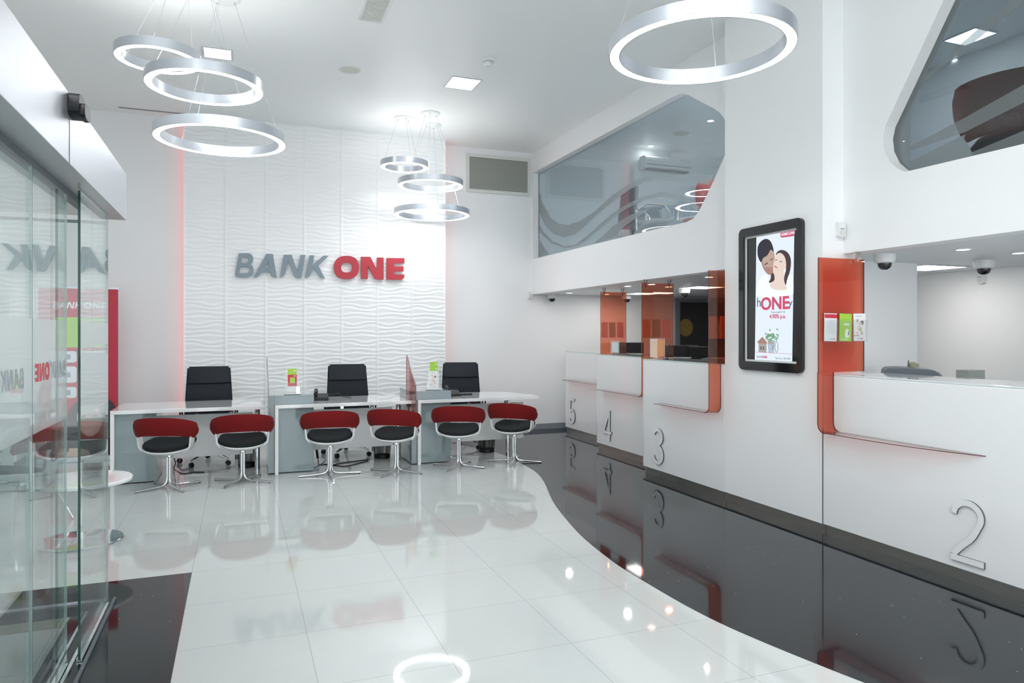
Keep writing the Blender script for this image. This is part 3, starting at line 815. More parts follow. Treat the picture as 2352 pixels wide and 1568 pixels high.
def rack(y, side, xa, xb, zb, kinds, where):
    """acrylic rack on a pane; side -1 faces the camera side (-Y), +1 the far side"""
    t = thing('leaflet_rack', 'clear three-pocket leaflet rack ' + where, 'leaflet rack', (0, 0, 0), 0, 'leaflet racks on the orange glass')
    n = 3; pw = (xb - xa) / n; y0 = y + side * .006
    b = MB()
    for k in range(n):
        x0, x1 = xa + k * pw + .006, xa + (k + 1) * pw - .006
        ya, yb = sorted((y0 + side * .001, y0 + side * .003)); b.box(x0, x1, ya, yb, zb, zb + .215)
        ya, yb = sorted((y0 + side * .026, y0 + side * .028)); b.box(x0, x1, ya, yb, zb, zb + .165)
        ya, yb = sorted((y0 + side * .003, y0 + side * .026)); b.box(x0, x1, ya, yb, zb, zb + .003)
        for xx in (x0, x1 - .002): b.box(xx, xx + .002, ya, yb, zb + .003, zb + .165)
    b.build('pocket', M['clear'], t)
    for k in range(n):
        x0 = xa + k * pw + .012; w = pw - .024
        if side < 0: m4 = MY((x0, y0 + side * .010, zb + .006))
        else:
            m4 = Matrix(((-1, 0, 0, x0 + w), (0, 0, 1, y0 + side * .010), (0, 1, 0, zb + .006), (0, 0, 0, 1)))
        nm = {'white': 'white leaflet with red header', 'green': 'lime green leaflet', 'family': 'white family photo leaflet'}[kinds[k]]
        pos = ('left', 'middle', 'right')[k]
        m4 = m4 @ Matrix.Rotation(math.radians(random.uniform(-2.5, 2.5)), 4, 'Z')
        leaflet(kinds[k], w, .205, m4, nm + ', %s pocket of rack %s' % (pos, where), 'leaflets in the wall racks')
rack(4.045, -1, 4.005, 4.435, 1.463, ('white', 'green', 'family'), 'on the big near orange panel')
rack(5.38, 1, 4.02, 4.36, 1.472, ('green', 'white', 'family'), 'behind the orange panel of counter 3')
rack(7.005, 1, 4.305, 4.70, 1.472, ('family', 'green', 'white'), 'behind the middle orange panel')
rack(8.505, 1, 4.585, 4.95, 1.462, ('white', 'green', 'white'), 'behind the farthest orange panel')

# things on and behind the counters
def sign_holder(x, y, w, h, rot, label, ink):
    t = thing('acrylic_sign_holder', label, 'sign holder', (x, y, 1.245), rot, 'acrylic sign holders on the counters')
    MB().box(-w/2, w/2, -.002, .0, .02, h).box(-w/2, w/2, .006, .008, .02, h).box(-w/2, w/2, 0, .006, .02, .023).build('holder', M['clear'], t)
    MB().box(-w/2 - .004, -w/2, -.003, .009, .02, h).box(w/2, w/2 + .004, -.003, .009, .02, h).box(-w/2-.004, w/2+.004, -.003, .009, h, h + .005).build('frame_edge', M['ledge'], t)
    MB().box(-w/2 + .008, w/2 - .008, .002, .004, .03, h - .012).build('card', M[ink], t)
    MB().box(-w * .45, w * .45, -.03, .035, 0, .006).box(-.02, .02, -.004, .01, .006, .022).build('foot', M['clear'], t)
sign_holder(4.245, 6.60, .15, .215, math.radians(-22), 'clear acrylic sign holder with a tan card on counter 3', 'tan')
sign_holder(4.52, 8.02, .10, .175, math.radians(-35), 'small clear acrylic sign holder with a white card on counter 4', 'paper')
def desk_phone(x, y, z, rot, label, s=1.0):
    t = thing('counter_terminal', label, 'terminal', (x, y, z), rot, 'grey terminals behind the counters')
    MB().poly([smooth_loop([(-.13*s, 0), (.15*s, 0), (.135*s, .04*s), (.075*s, .115*s), (.05*s, .125*s), (-.10*s, .13*s), (-.125*s, .115*s)], 1)], MY((0, .09*s, 0)), .18*s).build('housing', M['dgrey'], t, bevel=.006)
    MB().poly([[(.078*s, .108*s), (.132*s, .045*s), (.137*s, .049*s), (.083*s, .113*s)]], MY((0, .08*s, 0)), .16*s).build('keypad_plate', M['mgrey'], t)
    MB().poly([ell(-.06*s, .045*s, .022*s, .022*s, 18), ell(-.06*s, .045*s, .018*s, .018*s, 18)], MY((0, -.09*s, 0)), .002).build('ring_mark', M['black'], t)
    return t
def shelfdesk(x0, x1, y0, y1, label):
    t = thing('teller_desk', label, 'desk', (0, 0, 0), 0, 'teller work desks')
    MB().box(x0, x1, y0, y1, 1.00, 1.03).build('worktop', M['lam'], t)
    MB().box(x0 + .02, x1 - .02, y0, y0 + .03, 0, 1.0).box(x0 + .02, x1 - .02, y1 - .03, y1, 0, 1.0).build('side_panel', M['lam'], t)
shelfdesk(4.64, 5.3, 5.45, 6.8, 'white work desk behind teller counter 3'); shelfdesk(4.95, 5.6, 7.0, 8.3, 'white work desk behind teller counter 4')
shelfdesk(5.2, 5.9, 8.6, 9.9, 'white work desk behind teller counter 5')
shelfdesk(4.64, 5.2, 1.0, 4.3, 'white work desk behind teller counter 2')
tm = desk_phone(4.95, 6.40, 1.03, math.radians(-50), 'grey sloped terminal behind counter 3', 1.75)
for o in tm.children: pass
desk_phone(5.14, 8.02, 1.03, math.radians(-45), 'grey sloped terminal behind counter 4', 1.7)
tt = desk_phone(4.92, 4.02, 1.03, math.radians(-45), 'grey sloped terminal behind counter 2', 1.8)
t = thing('wooden_stamp', 'small olive stamp resting on the terminal behind counter 2', 'stamp', (4.92, 4.03, 1.264))
MB().lathe([(0, 0), (.04, 0), (.038, .02), (.02, .035), (0, .04)], seg=16).build('cap', mat('olive', (.28, .27, .17), .6), t, smooth=True)
MB().tube([(-.045, 0, 0), (-.05, 0, .05)], .005, 6).build('handle', M['dgrey'], t)
tag(MB().box(4.98, 5.15, 3.62, 3.72, 1.06, 1.255).build('till_box', mat('olive_grey_box', (.30, .33, .30), .5)), 'flat greenish grey box behind the terminal of counter 2', 'box')
def monitor(x, y, z, rot, w, label):
    t = thing('computer_monitor', label, 'monitor', (x, y, z), rot, 'teller monitors')
    MB().box(-w/2, w/2, -.015, .02, .07, .07 + w * .62).build('screen_housing', M['black'], t, bevel=.004)
    MB().box(-.03, .03, .02, .05, 0.01, .2).build('stand', M['black'], t)
    MB().box(-.11, .11, -.05, .1, 0, .012).build('foot', M['black'], t, bevel=.003)
monitor(5.42, 9.22, 1.03, math.radians(-30), .46, 'black monitor seen edge-on behind counter 4')
monitor(4.98, 5.98, 1.03, math.radians(-20), .02, 'narrow black monitor edge behind counter 3') if False else None
monitor(5.16, 7.50, 1.03, math.radians(-30), .44, 'black monitor behind the middle orange panel')
monitor(5.34, 7.22, 1.03, math.radians(-28), .42, 'black monitor between the middle orange panel and the dark door')
pp = onD(1512, 797, 9.0)
t = thing('ballpoint_pen', 'thin pen standing in its holder on counter 3', 'pen', (4.30, 6.50, 1.245))
MB().lathe([(0, 0), (.02, 0), (.018, .01), (.005, .016), (0, .016)], seg=14).build('holder', M['black'], t, smooth=True)
MB().tube([(0, 0, .012), (.03, -.01, .16)], [.002, .004], 6).build('barrel', M['black'], t)

# dark wood door with round yellow disc at the far end
t = bpy.data.objects.new('door_1', None); COL.objects.link(t); t['kind'] = 'structure'
MB().poly([[(7.0, 0), (8.1, 0), (8.1, 2.12), (7.0, 2.12)], [(7.08, 0.001), (8.02, 0.001), (8.02, 2.06), (7.08, 2.06)]], MY((0, YB, 0)), .05).build('door_frame', M['gframe'], t)
MB().box(7.08, 8.02, YB - .03, YB, 0.002, 2.06).build('door_leaf', M['dwood'], t)
p = onY(1575, 752, YB - .03)
tag(MB().poly([ell(p.x, p.z, .145, .15, 36)], MY((0, YB - .031, 0)), .004).build('round_door_sign', M['yellow']), 'dull yellow round disc on the dark wooden door', 'sign')

# ------------------------------------------------------------------ wall screen
t = thing('digital_display', 'tall black framed wall screen showing a couple and loan advert', 'display', (0, 0, 0))
P0, P1 = onX(1703, 527, XB), onX(1849, 503, XB)
ya, yb = -P0.y, -P1.y; za, zb_ = 1.21, 2.435
MB().poly([rrect(ya, yb, za, zb_, .05, 8), rrect(ya + .06, yb - .06, za + .075, zb_ - .075, .004, 2)], MX((XB - .001, 0, 0)), .03, side=0).build('frame', M['blackg'], t, bevel=.004)
MB().poly([[(ya + .06, za + .075), (yb - .06, za + .075), (yb - .06, zb_ - .075), (ya + .06, zb_ - .075)]], MX((XB - .0015, 0, 0)), .002).build('bezel', M['blackg'], t)
MB().poly([[(ya+.06,za+.075),(yb-.06,za+.075),(yb-.06,zb_-.075),(ya+.06,zb_-.075)], [(ya+.078,za+.09),(yb-.075,za+.09),(yb-.075,zb_-.09),(ya+.078,zb_-.09)]], MX((XB - .0035, 0, 0)), .006).build('inner_lining', M['plastic'], t)
XS = XB - .006
def spx(pts): return pxX(crop_pts(pts, 1680, 490, 4.126), XS)
def scr_poly(pts, m, name, lvl=0, sm=1):
    lp = spx(smooth_loop(pts, sm) if sm else pts)
    return MB().poly([lp], MX((XS - .0006 * lvl, 0, 0)), .0005).build(name, m, t)
scr_poly([(237,218),(596,155),(575,1418),(222,1395)], SC['bg'], 'screen_image', 0, 0)
scr_poly([(238,700),(280,600),(330,560),(360,640),(480,650),(560,560),(590,640),(586,800),(232,800)], SC['white'], 'printed_shirt', 1)
scr_poly([(278,440),(300,520),(340,575),(375,585),(400,555),(415,470),(410,380),(385,330),(330,370),(285,420)], SC['blush'], 'printed_neck', 2)
scr_poly([(285,420),(300,470),(320,520),(350,560),(380,565),(398,520),(412,440),(408,390),(385,330),(330,360)], SC['skin'], 'printed_man_face', 3)
scr_poly([(248,330),(262,285),(300,248),(340,238),(375,262),(398,320),(405,370),(388,350),(372,340),(345,400),(300,420),(286,470),(265,440),(250,400)], SC['hair'], 'printed_man_hair', 4)
scr_poly([(322,512),(345,505),(362,512),(395,505),(398,525),(386,560),(362,566),(338,548)], SC['blush'], 'printed_beard', 5)
scr_poly([(364,522),(382,518),(388,527),(370,532)], SC['lip'], 'printed_lips', 6)
scr_poly([(316,482),(350,462),(352,470),(320,492)], SC['hair'], 'printed_eye', 6)
scr_poly([(372,438),(396,424),(396,432),(374,448)], SC['hair'], 'printed_eye', 6)
scr_poly([(415,400),(440,355),(485,342),(530,362),(562,410),(568,480),(555,560),(530,620),(515,700),(500,690),(495,600),(500,520),(500,420),(470,380)], SC['hair2'], 'printed_woman_hair', 3)
scr_poly([(395,560),(412,575),(412,640),(385,660),(350,655),(375,620),(375,580)], SC['hair2'], 'printed_woman_hair', 3)
scr_poly([(412,430),(430,385),(465,370),(500,395),(518,440),(522,500),(515,560),(500,610),(505,660),(540,720),(470,730),(380,715),(360,660),(412,640),(412,590),(396,550),(398,500)], SC['skin2'], 'printed_woman_face', 5)
scr_poly([(412,490),(440,510),(446,522),(428,518),(408,505)], SC['lip'], 'printed_lips', 7)
scr_poly([(458,450),(484,455),(482,462),(460,458)], SC['hair2'], 'printed_eye', 7)
scr_poly([(418,440),(436,436),(438,442),(420,448)], SC['hair2'], 'printed_eye', 7)
scr_poly([(500,540),(512,520),(522,535),(512,565),(500,560)], SC['white'], 'printed_earring', 7)
scr_poly([(466,184),(596,158),(594,214),(478,230),(466,222)], SC['pink'], 'printed_badge', 2, 0)
def stext(body, px, py, hpx, m, bold=0, sx=1.0, lvl=3, nm='printed_text'):
    o = onX(1680 + px / 4.126, 490 + py / 4.126, XS); d = o.x * S + o.y * C
    size = hpx / 4.126 / F * d / .70; sx *= 1.0
    text(body, size, MX((XS - .0006 * lvl, o.y, o.z)), m, t, nm, bold=bold, depth=.0006, sx=sx)
stext('HOME LOAN', 474, 214, 24, SC['white'], .0008, .86)
stext('h', 240, 885, 88, SC['grey'], .0002, 1.0)
stext('ONE', 279, 912, 112, SC['pink'], .0045, 1.10)
stext('y', 541, 880, 74, SC['grey'], .0002, 1.15)
stext('Taux \u00e0 partir de', 376, 945, 19, SC['grey'], 0, 1.05)
stext('4.90% p.a.', 362, 995, 38, SC['pink'], .0012, .98)
stext('BANK', 242, 1366, 20, SC['grey'], 0, 1.05)
stext('ONE', 294, 1369, 21, SC['pink'], .0012, 1.05)
stext('Talk to us  202 9200', 414, 1378, 17, SC['grey'], 0, .98)
scr_poly([(228,1312),(572,1330),(572,1333),(228,1315)], SC['pink'], 'printed_rule', 2, 0)
scr_poly([(258,1232),(334,1232),(334,1318),(258,1312)], SC['house'], 'printed_house', 2, 0)
scr_poly([(246,1218),(296,1168),(342,1226),(334,1234),(258,1232)], mat('screen_roof', (.3, .28, .27)) if False else SC['blush'], 'printed_roof', 3, 0)
for (wx, wy) in ((276,1262),(300,1263),(276,1278),(300,1279)): scr_poly([(wx, wy), (wx+13, wy), (wx+13, wy+10), (wx, wy+10)], SC['hair'], 'printed_window', 4, 0)
scr_poly([(345,1230),(412,1230),(405,1322),(352,1318)], SC['pot'], 'printed_bucket', 3, 0)
rr = random.Random(3)
b = MB()
for k in range(46):
    x, y = rr.gauss(382, 30), rr.gauss(1175, 32); a = rr.random() * 3
    b.poly([spx(ell(x, y, 13, 6, 8, 2, a))], MX((XS - .0024 - .00001 * k, 0, 0)), .0)
b.build('printed_plant', SC['leaf'], t)
scr_poly([(350,1215),(380,1205),(412,1222),(405,1240),(352,1238)], SC['house'], 'printed_ribbon', 5)
MB().poly([spx(ell(430, 1265, 16, 52, 26)), spx(ell(430, 1265, 12.5, 48, 26))], MX((XS - .0028, 0, 0)), .0005).build('printed_wheel', SC['hair'], t)

# ------------------------------------------------------------------ reception desks
YD, YDB = 8.02, 8.86
def desk(X0, width, label, raised, panel_x1, leg_x):
    t = thing('reception_desk', label, 'desk', (0, 0, 0), 0, 'reception desks')
    xe = X0 + width
    top = [(X0, YD)] + [(xe, YD)] if False else None
    r = .10
    lp = [(X0, YD), (xe, YD)] + ([(xe, YD + .22)] + smooth_loop([(xe - .04, YD + .40), (xe - .16, YDB - .10), (xe - .40, YDB)], 2, False) + [(X0, YDB)] if X0 > 1.5 else [(xe, YDB), (X0, YDB)])
    MB().poly([lp], MZ((0, 0, .712)), .038).build('desk_top', M['lamd'], t, bevel=.002)
    MB().box(X0, X0 + .036, YD, YDB - .1, 0, .712).build('leg_panel', M['lam'], t, bevel=.002)
    px0 = X0 + .037
    MB().box(px0, X0 + .41, YD + .06, YDB - .18, 0.012, .711).build('pedestal', M['greyg'], t)
    if raised:
        MB().box(X0 - .065, X0 - .001, YD + .045, YDB - .16, 0.012, .85).box(X0 - .001, X0 + .41, YD + .045, YDB - .16, .751, .85).build('raised_ledge', M['greyg'], t, bevel=.0015)
    MB().box(X0 + .412, panel_x1, 8.44, 8.458, .178, .64).build('modesty_panel', M['plastic'], t, bevel=.002)
    MB().lathe([(.028, .0), (.028, .711)], c=(leg_x, 8.40, 0), seg=24).build('post_leg', M['chrome'], t, smooth=True)
    for xx in (X0 + .75, panel_x1 - .25): MB().box(xx, xx + .035, 8.458, 8.475, .62, .711).build('bracket', M['chrome'], t)
    return t
D1, D2, D3 = -1.195, .365, 1.935
desk(D1, 1.43, 'left white reception desk, without a raised grey ledge', False, .15, .195)
desk(D2, 1.50, 'middle white reception desk with grey ledge holding a single-column leaflet stand', True, 1.72, 1.785)
desk(D3, 1.52, 'right white reception desk with curved free end', True, 3.42, 3.19)
def desk_divider(X, m, edge, label):
    t = thing('desk_divider', label, 'glass divider', (0, 0, 0), 0, 'glass dividers between desks')
    lp = smooth_loop([(8.30, .40), (8.30, 1.19), (8.285, 1.265), (8.26, 1.262), (8.12, 1.13), (7.86, .97), (7.82, .93), (7.82, .40)], 1)
    # y,z loop extruded along x
    m4 = Matrix(((0, 0, 1, X), (1, 0, 0, 0), (0, 1, 0, 0), (0, 0, 0, 1)))
    MB().poly([lp], m4, .010, side=1).build('pane', [m, edge], t)
    MB().box(X - .012, X - .001, 8.02, 8.06, .60, .64).box(X - .012, X - .001, 8.02, 8.06, .45, .49).build('fixing', M['chrome'], t)
desk_divider(D2 - .078, glass('divider_red_glass', (.93, .70, .68), .05), M['mgrey'], 'edge-on glass divider between the left and middle desks')
desk_divider(D3 - .078, glass('divider_pink_glass', (.93, .66, .64), .05), M['dedge'], 'pink pointed glass divider between the middle and right desks')

# leaflet stands
def leaflet_stand(x, y, z, rot, label, kinds, w=.155):
    t = thing('leaflet_stand', label, 'leaflet stand', (x, y, z), rot, 'leaflet stands on the desk ledges')
    MB().box(-w/2 - .012, w/2 + .012, -.06, .07, 0, .008).build('base', M['plastic'], t, bevel=.002)
    MB().box(-w/2 - .010, w/2 + .010, -.062, .072, -.004, 0).build('base_shadow_foot', M['dgrey'], t)
    sh = Matrix(((1, 0, 0, 0), (0, 1, .22, 0), (0, 0, 1, 0), (0, 0, 0, 1)))
    b = MB()
    for k, (yy, h) in enumerate(((.03, .29), (0, .20), (-.03, .13))):
        b.poly([[(-w/2, .008), (w/2, .008), (w/2, h), (-w/2, h)]], sh @ MY((0, yy, 0)), .002)
    for xx in (-w/2, w/2 - .003):
        b.poly([[(-.05, .008), (.06, .008), (.11, .29), (.085, .29), (-.01, .14)]], Matrix(((0, 0, 1, xx), (1, 0, 0, 0), (0, 1, 0, 0), (0, 0, 0, 1))), .003)
    b.build('holder', M['clear'], t)
    return t
def sheet_on(standloc, rot, yy, z0, h, kind, label, w=.10):
    base = Matrix.Translation(Vector(standloc)) @ Matrix.Rotation(rot, 4, 'Z')
    sh = Matrix(((1, 0, 0, 0), (0, 1, .22, 0), (0, 0, 1, 0), (0, 0, 0, 1)))
    m4 = base @ sh @ MY((-w/2, yy, z0))
    if kind == 'greenplain':
        t = thing('leaflet', label, 'leaflet', (0, 0, 0), 0, 'leaflets in the desk stands')
        MB().poly([[(0, 0), (w, 0), (w, h), (0, h)]], m4, .003).build('sheet', M['green'], t)
        MB().poly([[(w*.68, h*.88), (w*.88, h*.88), (w*.88, h*.92), (w*.68, h*.92)]], m4 @ MZ((0, 0, .0032)), .0005).build('small_title', M['paper'], t)
    elif kind == 'redcard':
        t = thing('leaflet', label, 'leaflet', (0, 0, 0), 0, 'leaflets in the desk stands')
        MB().poly([[(0, 0), (w, 0), (w, h), (0, h)]], m4, .003).build('sheet', M['redp'], t)
        MB().poly([[(w*.24, h*.52), (w*.8, h*.52), (w*.8, h*.84), (w*.24, h*.84)]], m4 @ MZ((0, 0, .0032)), .0005).build('green_box', M['green'], t)
        MB().poly([[(0, 0), (w, 0), (w, h*.34), (0, h*.34)]], m4 @ MZ((0, 0, .0032)), .0005).build('white_band', M['paper'], t)
        MB().poly([[(w*.68, h*.91), (w*.88, h*.91), (w*.88, h*.95), (w*.68, h*.95)]], m4 @ MZ((0, 0, .0032)), .0005).build('small_title', M['paper'], t)
    else:
        leaflet(kind, w, h, m4, label, 'leaflets in the desk stands')
s2 = (.555, 8.17, .8545); leaflet_stand(*s2, math.radians(-2), 'white and clear leaflet stand on the middle desk ledge', None)
sheet_on(s2, math.radians(-2), .022, .03, .245, 'greenplain', 'green leaflet at the back of the middle desk stand', .095)
sheet_on(s2, math.radians(-2), -.006, .02, .19, 'redcard', 'red leaflet with green box in the middle desk stand', .095)
s3 = (2.165, 8.20, .8545); leaflet_stand(*s3, math.radians(-18), 'clear leaflet stand with tall green leaflets on the right desk ledge', None)
sheet_on(s3, math.radians(-18), .030, .06, .265, 'greenplain', 'tallest green leaflet at the back of the right desk stand', .095)
sheet_on(s3, math.radians(-18), .010, .03, .235, 'greenplain', 'shorter green leaflet in the middle of the right desk stand', .095)
sheet_on(s3, math.radians(-18), -.008, .018, .20, 'family', 'white family leaflet at the front of the right desk stand', .10)

def telephone(x, y, rot, label, coil=True):
    t = thing('telephone', label, 'telephone', (x, y, .7505), rot, 'desk telephones')
    MB().poly([[(-.11, 0), (.11, 0), (.11, .065), (.06, .07), (-.11, .03)]], Matrix(((0, 0, 1, -.085), (1, 0, 0, 0), (0, 1, 0, 0), (0, 0, 0, 1))), .17).build('base', M['black'], t, bevel=.006)
    MB().tube([(-.055, -.10, .055), (-.055, -.09, .085), (-.055, -.04, .09), (-.055, .04, .10), (-.055, .09, .105), (-.055, .10, .075)], [.02, .022, .014, .014, .022, .02], 10).build('handset', M['black'], t, smooth=True)
    if coil:
        pts = []
        for k in range(140):
            s_ = k / 139; ang = s_ * 2 * PI * 16
            cx = .09 + .26 * s_; cy = .02 + .03 * math.sin(s_ * 7); cz_ = .05 * (1 - s_) * (1 - s_) + .014 + .035 * math.sin(PI * s_) ** 2 * (1 if s_ < .5 else .4)
            pts.append((cx, cy + .010 * math.cos(ang), cz_ + .010 * math.sin(ang)))
        MB().tube(pts, .0026, 5).build('coiled_cord', M['cable'], t, smooth=True)
telephone(.895, 8.50, math.radians(-6), 'black telephone with coiled cord on the middle desk')
telephone(2.475, 8.46, math.radians(-4), 'black telephone beside the ledge on the right desk', False)
tag(MB().poly([smooth_loop([(-.10, -.03), (.10, -.03), (.11, .0), (.10, .03), (-.10, .03), (-.11, 0)], 1)], MZ((2.63, 8.48, .751)), .018).build('stapler', M['black'], bevel=.004), 'small black stapler lying on the right desk by the telephone', 'stapler')

# ------------------------------------------------------------------ visitor chairs
def band(R, z0, z1, a0, a1, th, lean=.14, n=36, squash=1.0, nz=5, droop=0.0):
    """curved back pad around -Y"""
    rows = []
    prof = []
    for k in range(nz + 1): prof.append((0, k / nz))
    for k in range(nz + 1): prof.append((1, 1 - k / nz))
    b = MB(); V = []
    for i in range(n + 1):
        s_ = i / n; a = math.radians(a0 + (a1 - a0) * s_) - PI / 2
        endf = min(1.0, min(s_, 1 - s_) / .06); endf = math.sqrt(max(0, 1 - (1 - endf) ** 2)) * .35 + .65
        row = []
        for (o, f) in prof:
            zz = z0 + (z1 - z0) * f; zm = (z0 + z1) / 2; zz = zm + (zz - zm) * endf; zz -= droop * abs(2 * s_ - 1) ** 2.2 * (.6 + .4 * f)
            bulge = 1 - abs(2 * f - 1) ** 3
            r = R + lean * (zz - z0) + (th * (.25 + .75 * bulge) / 2) * (1 if o == 0 else -1)
            # flatten the middle of the arc a little
            row.append((r * math.cos(a), squash * r * math.sin(a), zz))
        V.append(row)
    b.grid(V, closed_u=True)
    b.bm.faces.ensure_lookup_table()
    b.bm.verts.ensure_lookup_table(); m = len(prof); nv = len(b.bm.verts)
    vs = list(b.bm.verts); b.bm.faces.new(vs[:m]); b.bm.faces.new(vs[nv - m:][::-1])
    return b
def seat_outline(w, d, grow=0.0, n=40):
    a = ell(0, .0, w / 2, d / 2, n, 2.3); b = ell(0, .0, w / 2, d / 2, n, 4.5)
    return [((q if q[1] > 0 else p)[0] * (1 - .10 * max(0, q[1]) / (d / 2)), (q if q[1] > 0 else p)[1] + .015) for p, q in zip(a, b)]
def seat_pad(zb, zt, w, d, dish=.018, tilt=.032):
    b = MB(); rows = []
    for f, z in ((.90, zb), (.985, zb + (zt - zb) * .25), (1.0, zb + (zt - zb) * .55), (.97, zb + (zt - zb) * .9), (.90, zt), (.6, zt - .004), (.3, zt - .008), (.02, zt - .01)):
        rows.append([(x * f, y * f, z + dish * ((abs(x * f) / (w / 2)) ** 2.4) + tilt * y * f / (d / 2)) for x, y in seat_outline(w, d)])
    V = b.grid(rows, closed_u=True); b.bm.faces.new(V[-1]); b.bm.faces.new(V[0][::-1])
    return b
def shell(z, w, d, th=.022):
    b = MB(); rows = []
    dish = .018
    for f, zz in ((.02, z - .035), (.5, z - .032), (.80, z - .018), (.95, z + .0), (1.03, z + .012), (1.045, z + .024), (1.0, z + .026), (.9, z + .012), (.02, z + .005)):
        rows.append([(x * f, y * f, zz + dish * ((abs(x * f) / (w / 2)) ** 2.4) + .032 * y * f / (d / 2)) for x, y in seat_outline(w, d)])
    b.grid(rows, closed_u=True)
    return b
def arm(sx):
    """white strip from beneath the seat up to the end of the back pad"""
    b = MB(); path = [(.10, .0, .362), (.17, -.02, .370), (.215, -.045, .388), (.238, -.06, .42), (.246, -.07, .47), (.250, -.075, .54), (.252, -.08, .60)]
    rows = []
    pts = [Vector((x * sx, y, z)) for x, y, z in path]
    w = [.16, .15, .13, .11, .095, .09, .09]
    for i, p in enumerate(pts):
        t = pts[min(i + 1, len(pts) - 1)] - pts[max(i - 1, 0)]; t.normalize()
        n = t.cross(Vector((0, 1, 0))); n.normalize(); th = .008
        h = w[i] / 2
        rows.append([p + Vector((0, -h, 0)) + n * th, p + Vector((0, h, 0)) + n * th, p + Vector((0, h, 0)) - n * th, p + Vector((0, -h, 0)) - n * th])
    V = b.grid(rows, closed_u=True); b.bm.faces.new(V[0]); b.bm.faces.new(V[-1][::-1])
    return b
def visitor_chair(name, label, base='cross'):
    t = thing(name, label, 'chair', (0, 0, 0))
    seat_pad(.400, .443, .47, .44).build('seat_pad', M['blackf'], t, smooth=True)
    shell(.384, .475, .445).build('seat_shell', M['plastic2'], t, smooth=True)
    band(.285, .545, .722, -78, 78, .048, squash=.86, droop=.085, lean=.20).build('back_pad', M['red'], t, smooth=True)
    for sx in (-1, 1): arm(sx).build('arm_bracket', M['plastic2'], t, smooth=True)
    if base == 'cross':
        MB().lathe([(0, .345), (.042, .345), (.046, .333), (.046, .328), (0, .328)], seg=24).build('swivel_plate', M['black'], t, smooth=True)
        MB().lathe([(0, .328), (.036, .328), (.038, .312), (.03, .305), (0, .305)], seg=24).build('hub', M['chrome'], t, smooth=True)
        for k in range(4):
            a = PI / 2 * k; c, s_ = math.cos(a), math.sin(a)
            pr = [(.017, .31), (.017, .12), (.018, .085), (.026, .058), (.045, .036), (.075, .026), (.12, .022), (.325, .0125)]
            b = MB().tube([(r * c, r * s_, z) for r, z in pr], .0115, 10)
            o = b.build('leg', M['chrome'], t, smooth=True)
            MB().lathe([(0, 0), (.01, 0), (.01, .006), (0, .006)], c=(.31 * c, .31 * s_, 0), seg=10).build('foot_glide', M['black'], o)
    else:
        MB().lathe([(0, .345), (.09, .345), (.09, .325), (0, .325)], seg=24).build('mount_plate', M['chrome'], t, smooth=True)
        for sx, sy in ((1, 1), (1, -1), (-1, 1), (-1, -1)):
            MB().tube([(.03 * sx, .03 * sy, .335), (.14 * sx, .13 * sy, .325), (.165 * sx, .155 * sy, .30), (.26 * sx, .25 * sy, .012)], .011, 10).build('leg', M['chrome'], t, smooth=True)
    return t
chairs = [
 ((388, 1120), (308.7, 1133), 17, 'leftmost red-backed visitor chair, facing the left desk pedestal'),
 ((557, 1106), (623.7, 1109.4), 0, 'second red-backed visitor chair from the left, beside the edge-on divider'),
 ((758, 1091.5), (828.5, 1086.5), 7, 'red-backed visitor chair in front of the telephone of the middle desk'),
 ((910, 1084), (969.7, 1088.8), 30, 'red-backed visitor chair beside the pink pointed divider'),
 ((1053.5, 1071.5), (1112, 1076), 20, 'red-backed visitor chair at the left half of the right desk'),
 ((1181, 1061), (1243.2, 1063), 40, 'rightmost red-backed visitor chair, one foot on the dark floor'),
]
proto = None
for (cpx, lpx, psi, lab) in chairs:
    c = onZ(*cpx); l = onZ(*lpx); base_ang = math.atan2(l.y - c.y, l.x - c.x); rz = -math.radians(psi)
    if proto is None:
        proto = o = visitor_chair('visitor_chair', lab); o['group'] = 'red-backed visitor chairs at the desks'
        o.location = (c.x, c.y, 0); o.rotation_euler = (0, 0, rz)
    else:
        o = dup(proto, (c.x, c.y, 0), rz, lab, 'red-backed visitor chairs at the desks')
    for ch in o.children:
        if ch.name.startswith('leg'):
            ch.rotation_euler = (0, 0, base_ang - rz)

